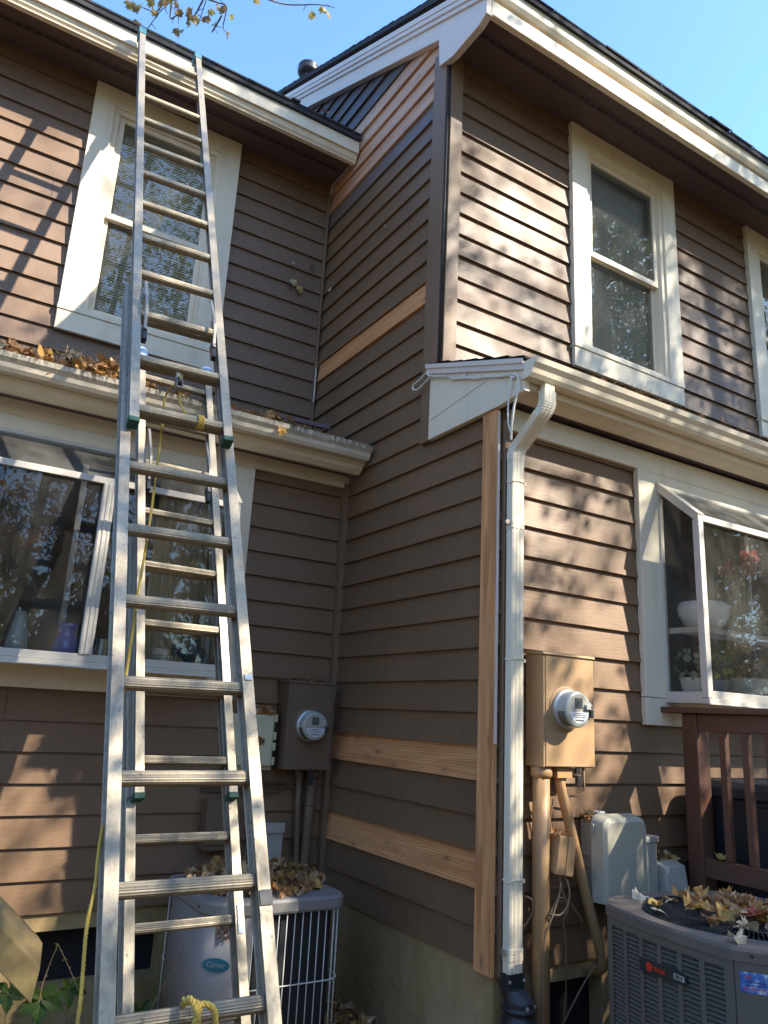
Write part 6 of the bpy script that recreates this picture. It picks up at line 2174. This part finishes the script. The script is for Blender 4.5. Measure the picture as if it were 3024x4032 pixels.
# light openings on the house, in sun coordinates X = x + .88 y, Z = z + 1.05 y (shadow position carried onto the plane y = 0)
BASE = 0.80
SPOTS = [  # X, Z, rx, rz, cover
    (-0.55, 6.45, 1.1, 1.1, 0.02), (0.20, 7.10, 1.3, 0.30, 0.35), (-0.75, 4.10, 0.55, 0.40, 0.12), (-0.85, 3.05, 0.5, 0.6, 0.40), (-0.40, 1.84, 0.55, 0.26, 0.08), (-0.5, 2.3, 0.35, 0.3, 0.30), (-0.75, 2.6, 0.3, 0.3, 0.5),
    (0.95, 4.55, 0.65, 0.95, 0.64), (1.32, 5.02, 0.38, 0.42, 0.05), (1.75, 4.85, 0.28, 0.7, 0.12), (1.35, 5.40, 1.0, 0.26, 0.06), (0.45, 5.35, 0.5, 0.16, 0.45), (3.0, 4.6, 0.5, 0.7, 0.72),
    (0.55, 2.45, 0.9, 0.30, 0.62), (1.7, 2.30, 0.8, 0.22, 0.55), (0.55, 1.85, 0.65, 0.50, 0.60), (0.75, 1.35, 0.4, 0.4, 0.22), (0.40, 1.06, 0.36, 0.42, 0.14), (0.95, 1.6, 0.25, 0.7, 0.40), (1.60, 1.5, 0.6, 0.6, 0.06), (1.6, 0.95, 0.5, 0.2, 0.3), (0.85, 0.72, 0.6, 0.25, 0.30),
    (1.15, 0.45, 0.45, 0.35, 0.35), (0.75, 3.7, 0.5, 0.4, 0.45),
    (-2.1, 0.2, 0.25, 1.2, 0.60), (-1.0, 1.2, 0.4, 0.5, 0.66), (-0.1, -0.7, 0.3, 0.3, 0.66), (0.1, 0.5, 0.3, 0.3, 0.6),
]


def cover(X, Z):
    c = np.full_like(X, BASE)
    c = np.where(X > 2.3, 0.88, c)
    for (a, b, ra, rb, v) in SPOTS:
        q = np.sqrt(((X - a) / ra) ** 2 + ((Z - b) / rb) ** 2)
        wgt = np.clip((1.15 - q) / 0.35, 0, 1)
        c = np.where(wgt > 0, np.minimum(c, c * (1 - wgt) + v * wgt), c)
    return c


TREES = [  # x, y, trunk radius, height, kind
    (12.2, -9.0, 0.20, 15, 0), (2.0, -7.2, 0.16, 14, 1), (5.2, -10.2, 0.24, 17, 0), (8.0, -13.5, 0.26, 19, 2), (15.5, -12.0, 0.22, 17, 1), (17.5, -7.5, 0.2, 14, 2),
    (7.3, -4.6, 0.15, 13, 1), (-2.2, -11.0, 0.2, 16, 2), (0.6, -15.0, 0.24, 18, 1), (-6.5, -12.0, 0.2, 15, 2), (11.5, -18.0, 0.24, 19, 1), (20.0, -14.0, 0.22, 17, 0), (4.0, -19.0, 0.22, 19, 2)]
KCOL = [[(0.06, 0.11, 0.02), (0.09, 0.14, 0.025), (0.17, 0.17, 0.03), (0.30, 0.24, 0.04), (0.045, 0.085, 0.02)],
        [(0.10, 0.15, 0.025), (0.22, 0.21, 0.03), (0.36, 0.27, 0.04), (0.07, 0.12, 0.02)],
        [(0.34, 0.22, 0.04), (0.40, 0.16, 0.03), (0.16, 0.13, 0.03), (0.42, 0.30, 0.05), (0.30, 0.06, 0.03)]]
clumps = [[] for _ in TREES]
# controlled canopy
XR, ZR = (-4.0, 7.5), (-4.5, 9.0)
NC = 9500
Xc, Zc = nr.uniform(*XR, NC), nr.uniform(*ZR, NC)
cv = cover(Xc, Zc)
tau = -np.log(1 - cv)
TMAX = 2.4
keep = nr.uniform(0, 1, NC) < tau / TMAX
Xc, Zc = Xc[keep], Zc[keep]
tt = np.where(nr.uniform(0, 1, len(Xc)) < 0.30, nr.uniform(3.4, 6.0, len(Xc)), nr.uniform(6.0, 11.5, len(Xc)))
for X, Z, t in zip(Xc, Zc, tt):
    z = Z + 1.05 * t
    if z < 1.5: continue
    p = (X + 0.88 * t, -t, z)
    if z < 3.2 and t < 4.5: continue
    best = min(range(7), key=lambda i: (TREES[i][0] - p[0]) ** 2 + (TREES[i][1] - p[1]) ** 2)
    clumps[best].append(p)
# free crowns elsewhere
for i, (tx, ty, rad, H, kd) in enumerate(TREES):
    n = 420 if i < 7 else 430
    cz = H * 0.55
    for _ in range(n):
        v = nr.normal(0, 1, 3)
        v /= np.linalg.norm(v)
        q = v * nr.uniform(0.25, 1) ** 0.5
        p = (tx + q[0] * H * 0.27, ty + q[1] * H * 0.24, cz + q[2] * H * 0.46)
        if p[2] < 0.6 or p[1] > -5.2: continue
        t = -p[1]
        X, Z = p[0] - 0.88 * t, p[2] - 1.05 * t
        if XR[0] < X < XR[1] and ZR[0] < Z < ZR[1]: continue
        clumps[i].append(p)


def crown_mesh(name, pts, cols, parent, nleaf=26, spread=0.30, size=(0.055, 0.10)):
    pts = np.array(pts)
    n = len(pts)
    # flattened leafy sprays: leaves spread around a random plane
    ax = nr.normal(0, 1, (n, 3))
    ax[:, 2] = np.abs(ax[:, 2]) + 0.4
    ax /= np.linalg.norm(ax, axis=1)[:, None]
    off = nr.normal(0, 1, (n, nleaf, 3)) * spread * 0.62
    dot = np.einsum('ijk,ik->ij', off, ax)
    off -= 0.72 * dot[:, :, None] * ax[:, None, :]
    c = (pts[:, None, :] + off).reshape(-1, 3)
    m = len(c)
    nrm = nr.normal(0, 1, (m, 3)) + np.array([0, 0, 0.5])
    nrm /= np.linalg.norm(nrm, axis=1)[:, None]
    u = np.cross(nrm, nr.normal(0, 1, (m, 3)))
    u /= np.linalg.norm(u, axis=1)[:, None]
    v = np.cross(nrm, u)
    s = nr.uniform(size[0], size[1], m)[:, None]
    wdt = nr.uniform(0.30, 0.42, m)[:, None]
    V = np.stack([c - u * s * 0.5, c - u * s * 0.05 + v * s * wdt - nrm * s * 0.06, c + u * s * 0.55, c - u * s * 0.05 - v * s * wdt - nrm * s * 0.06], 1).reshape(-1, 3)
    V -= np.array(ORG[parent])[None, :]
    me = bpy.data.meshes.new(name)
    me.vertices.add(4 * m)
    me.vertices.foreach_set('co', V.astype(np.float32).ravel())
    me.loops.add(4 * m)
    me.loops.foreach_set('vertex_index', np.arange(4 * m, dtype=np.int32))
    me.polygons.add(m)
    me.polygons.foreach_set('loop_start', np.arange(0, 4 * m, 4, dtype=np.int32))
    me.polygons.foreach_set('loop_total', np.full(m, 4, dtype=np.int32))
    me.update(calc_edges=True)
    ci = np.repeat(nr.integers(0, len(cols), n), nleaf)
    jit = nr.uniform(0, 1, m) < 0.25
    ci = np.where(jit, nr.integers(0, len(cols), m), ci)
    C = np.clip(np.array(cols)[ci] * nr.uniform(0.95, 1.6, (m, 1)), 0, 0.8)
    C = np.concatenate([C, np.ones((m, 1))], 1)
    at = me.color_attributes.new('Col', 'FLOAT_COLOR', 'CORNER')
    at.data.foreach_set('color', np.repeat(C, 4, axis=0).astype(np.float32).ravel())
    me.materials.append(M['leaf'])
    o = bpy.data.objects.new(name, me)
    COL.objects.link(o)
    o.parent = parent
    ORG[o] = ORG[parent]
    return o


TL = ['tall green and yellow tree behind the viewer', 'slim yellow green tree behind the viewer', 'orange and gold tree behind the viewer']
for i, (tx, ty, rad, H, kd) in enumerate(TREES):
    if len(clumps[i]) < 3: continue
    T = empty('broadleaf_tree', (tx, ty, GZ), TL[kd] + ', mirrored in the window panes', 'tree', 'trees behind the viewer')
    tk = MB()
    lean = Vector((rnd.uniform(-0.4, 0.4), rnd.uniform(-0.4, 0.4), 0))
    tp = smooth_path([Vector((tx, ty, GZ - 0.1)), Vector((tx, ty, H * 0.3)) + lean * 0.4, Vector((tx, ty, H * 0.65)) + lean, Vector((tx, ty, H * 0.95)) + lean * 0.6], 6)
    tk.tube(tp, [rad * (1.15 - 1.0 * k / len(tp)) for k in range(len(tp))], 12)
    cl_ = clumps[i]
    for k in range(16):
        e = Vector(cl_[nr.integers(0, len(cl_))])
        dist = (e - Vector((tx, ty, e.z))).length
        bz = max(H * 0.18, min(H * 0.85, e.z - dist * 0.55))
        f = (bz - GZ) / (H * 0.95 - GZ)
        bpt = Vector(tp[int(f * (len(tp) - 1))])
        mid = bpt.lerp(e, 0.5) + Vector((0, 0, 0.25)) + rand_dir(rnd) * 0.3
        sp = smooth_path([bpt, mid, e], 6)
        r0 = rad * (1.0 - f) * 0.38 + 0.02
        tk.tube(sp, [max(0.006, r0 * (1 - 0.92 * q / len(sp))) for q in range(len(sp))], 6)
    tk.build('trunk', M['bark'], T, smooth=True)
    crown_mesh('crown', cl_, KCOL[kd], T)
# low understorey
for i in range(30):
    x = -11 + (i % 15) * 2.3 + rnd.uniform(-0.6, 0.6)
    y = (-7.8 if i < 15 else -13.0) - rnd.uniform(0, 3)
    t = -y
    hh = rnd.uniform(2.2, 3.8) if i < 15 else rnd.uniform(4.5, 7.0)
    if -4 < x - 0.88 * t < 3 and hh - 1.05 * t > -4: hh = 1.8
    S = empty('shrub', (x, y, GZ), 'leafy shrub in the thicket behind the viewer', 'shrub', 'thicket behind the viewer')
    ps = []
    for _ in range(220 if i < 15 else 320):
        v = nr.normal(0, 1, 3)
        v /= np.linalg.norm(v)
        q = v * nr.uniform(0.2, 1) ** 0.4
        ps.append((x + q[0] * 1.7, y + q[1] * 1.1, GZ + hh * 0.5 + q[2] * hh * 0.5))
    crown_mesh('crown', ps, KCOL[i % 3], S, 22, 0.30, (0.06, 0.11))
    st = MB()
    for k in range(5):
        e = Vector(ps[k])
        st.tube(smooth_path([(x, y, GZ), Vector((x, y, GZ)).lerp(e, 0.5) + Vector((0, 0, 0.1)), e], 5), 0.02, 5)
    st.build('stem', M['bark'], S)

# far wood beyond the garden
W_ = empty('far_wood', (0, -34, GZ), 'far wood closing the view behind the garden, seen only in the panes', 'wood', kind='stuff')
ps = []
for k in range(2600):
    a = nr.uniform(radians(170), radians(390))
    d_ = nr.uniform(30, 38)
    ps.append((5 + d_ * cos(a), -4 + d_ * sin(a), GZ + nr.uniform(0, 1) ** 1.25 * (11 + 3 * sin(a * 9))))
crown_mesh('foliage', ps, KCOL[0] + KCOL[1] + KCOL[2], W_, 20, 1.1, (0.28, 0.6))

# ------------------------------------------------------------------ overhanging branch against the sky
T = empty('overhanging_tree', (-5.2, -3.6, GZ), 'bare limbed autumn tree whose yellow leaved twigs hang into the sky at the top left', 'tree')
KB = (2.5 + 2.791) / (1.2 + 2.791)


def bp(p): return CAMP + (Vector(p) - CAMP) * KB


tk = MB()
root_ = [Vector((-5.2, -3.6, GZ - 0.1)), Vector((-5.1, -3.4, 3.0)), Vector((-4.7, -2.6, 6.5)), Vector((-3.6, -0.6, 9.0)), Vector((-2.3, 1.4, 9.0)), bp((-1.62, 1.2, 5.62))]
sp = smooth_path(root_, 8)
tk.tube(sp, [0.16 * (1 - k / len(sp)) ** 1.2 + 0.012 for k in range(len(sp))], 10)
tk.build('trunk', M['bark'], T, smooth=True)
br = MB()
hub_ = (-1.62, 1.2, 5.62)
tw = [[hub_, (-1.66, 1.2, 5.36), (-1.685, 1.2, 5.17), (-1.73, 1.2, 5.03), (-1.773, 1.2, 4.974)],
      [(-1.66, 1.2, 5.36), (-1.719, 1.2, 5.20), (-1.78, 1.2, 5.06), (-1.843, 1.2, 4.991)],
      [(-1.66, 1.2, 5.34), (-1.640, 1.2, 5.20), (-1.625, 1.2, 5.12), (-1.617, 1.2, 5.067)],
      [hub_, (-1.52, 1.2, 5.48), (-1.473, 1.2, 5.361), (-1.478, 1.2, 5.26), (-1.476, 1.2, 5.205)],
      [(-1.473, 1.2, 5.37), (-1.50, 1.2, 5.29), (-1.547, 1.2, 5.223)],
      [hub_, (-1.46, 1.2, 5.50), (-1.389, 1.2, 5.372), (-1.345, 1.2, 5.31), (-1.315, 1.2, 5.275), (-1.257, 1.2, 5.290)],
      [(-1.345, 1.2, 5.32), (-1.37, 1.2, 5.25), (-1.38, 1.2, 5.21)],
      [hub_, (-1.30, 1.2, 5.68), (-1.14, 1.2, 5.62), (-1.12, 1.2, 5.56)],
      [(-1.14, 1.2, 5.62), (-0.9, 1.2, 5.78), (-0.70, 1.2, 5.80), (-0.60, 1.2, 5.78)]]
for w_ in tw:
    s2 = smooth_path([bp(p) + Vector((0, 0.12 * sin(k * 1.7), 0)) for k, p in enumerate(w_)], 5)
    br.tube(s2, [0.0085 * (1 - 0.72 * k / len(s2)) for k in range(len(s2))], 6)
    for k in range(3, len(s2) - 2, 5):
        e = s2[k] + rand_dir(rnd) * 0.06
        br.tube([s2[k], s2[k].lerp(e, 0.5), e], [0.004, 0.003, 0.0022], 5)
br.build('twigs', M['bark'], T, smooth=True)
mb, cl = MB(), []
YC = [(0.34, 0.23, 0.05), (0.40, 0.28, 0.06), (0.30, 0.17, 0.05), (0.36, 0.30, 0.07), (0.24, 0.14, 0.05)]
lv = [(-1.875, 5.075), (-1.865, 5.01), (-1.835, 4.955), (-1.79, 5.06), (-1.775, 5.165), (-1.83, 5.12), (-1.93, 5.06), (-1.90, 5.03), (-1.725, 5.165), (-1.752, 5.06), (-1.705, 5.15), (-1.68, 5.21), (-1.662, 5.18),
      (-1.64, 5.165), (-1.605, 5.17), (-1.585, 5.21), (-1.56, 5.18), (-1.545, 5.15), (-1.53, 5.175), (-1.53, 5.115), (-1.60, 5.04), (-1.575, 5.06), (-1.44, 5.24), (-1.43, 5.34), (-1.405, 5.345), (-1.375, 5.36), (-1.36, 5.27),
      (-1.275, 5.275), (-1.40, 5.145), (-1.50, 5.225), (-1.14, 5.535), (-1.29, 5.30), (-0.66, 5.77), (-0.62, 5.75), (-0.70, 5.79), (-0.85, 5.78)]
for (x, z) in lv:
    c = bp((x, 1.2, z)) + Vector((0, rnd.uniform(-0.12, 0.12), 0))
    dn = (Vector((-0.3, -0.9, -0.4)) + rand_dir(rnd) * 0.9).normalized()
    Yv = Vector((rnd.uniform(-0.5, 0.5), rnd.uniform(-0.3, 0.3), -1))
    X = Yv.cross(dn).normalized()
    leaf_faces(mb, cl, c, X, Yv, rnd.uniform(0.055, 0.10), rnd.choice(YC), 0.22, rnd)
mb.build('leaves', M['leaf'], T, colors=cl, fix=False)
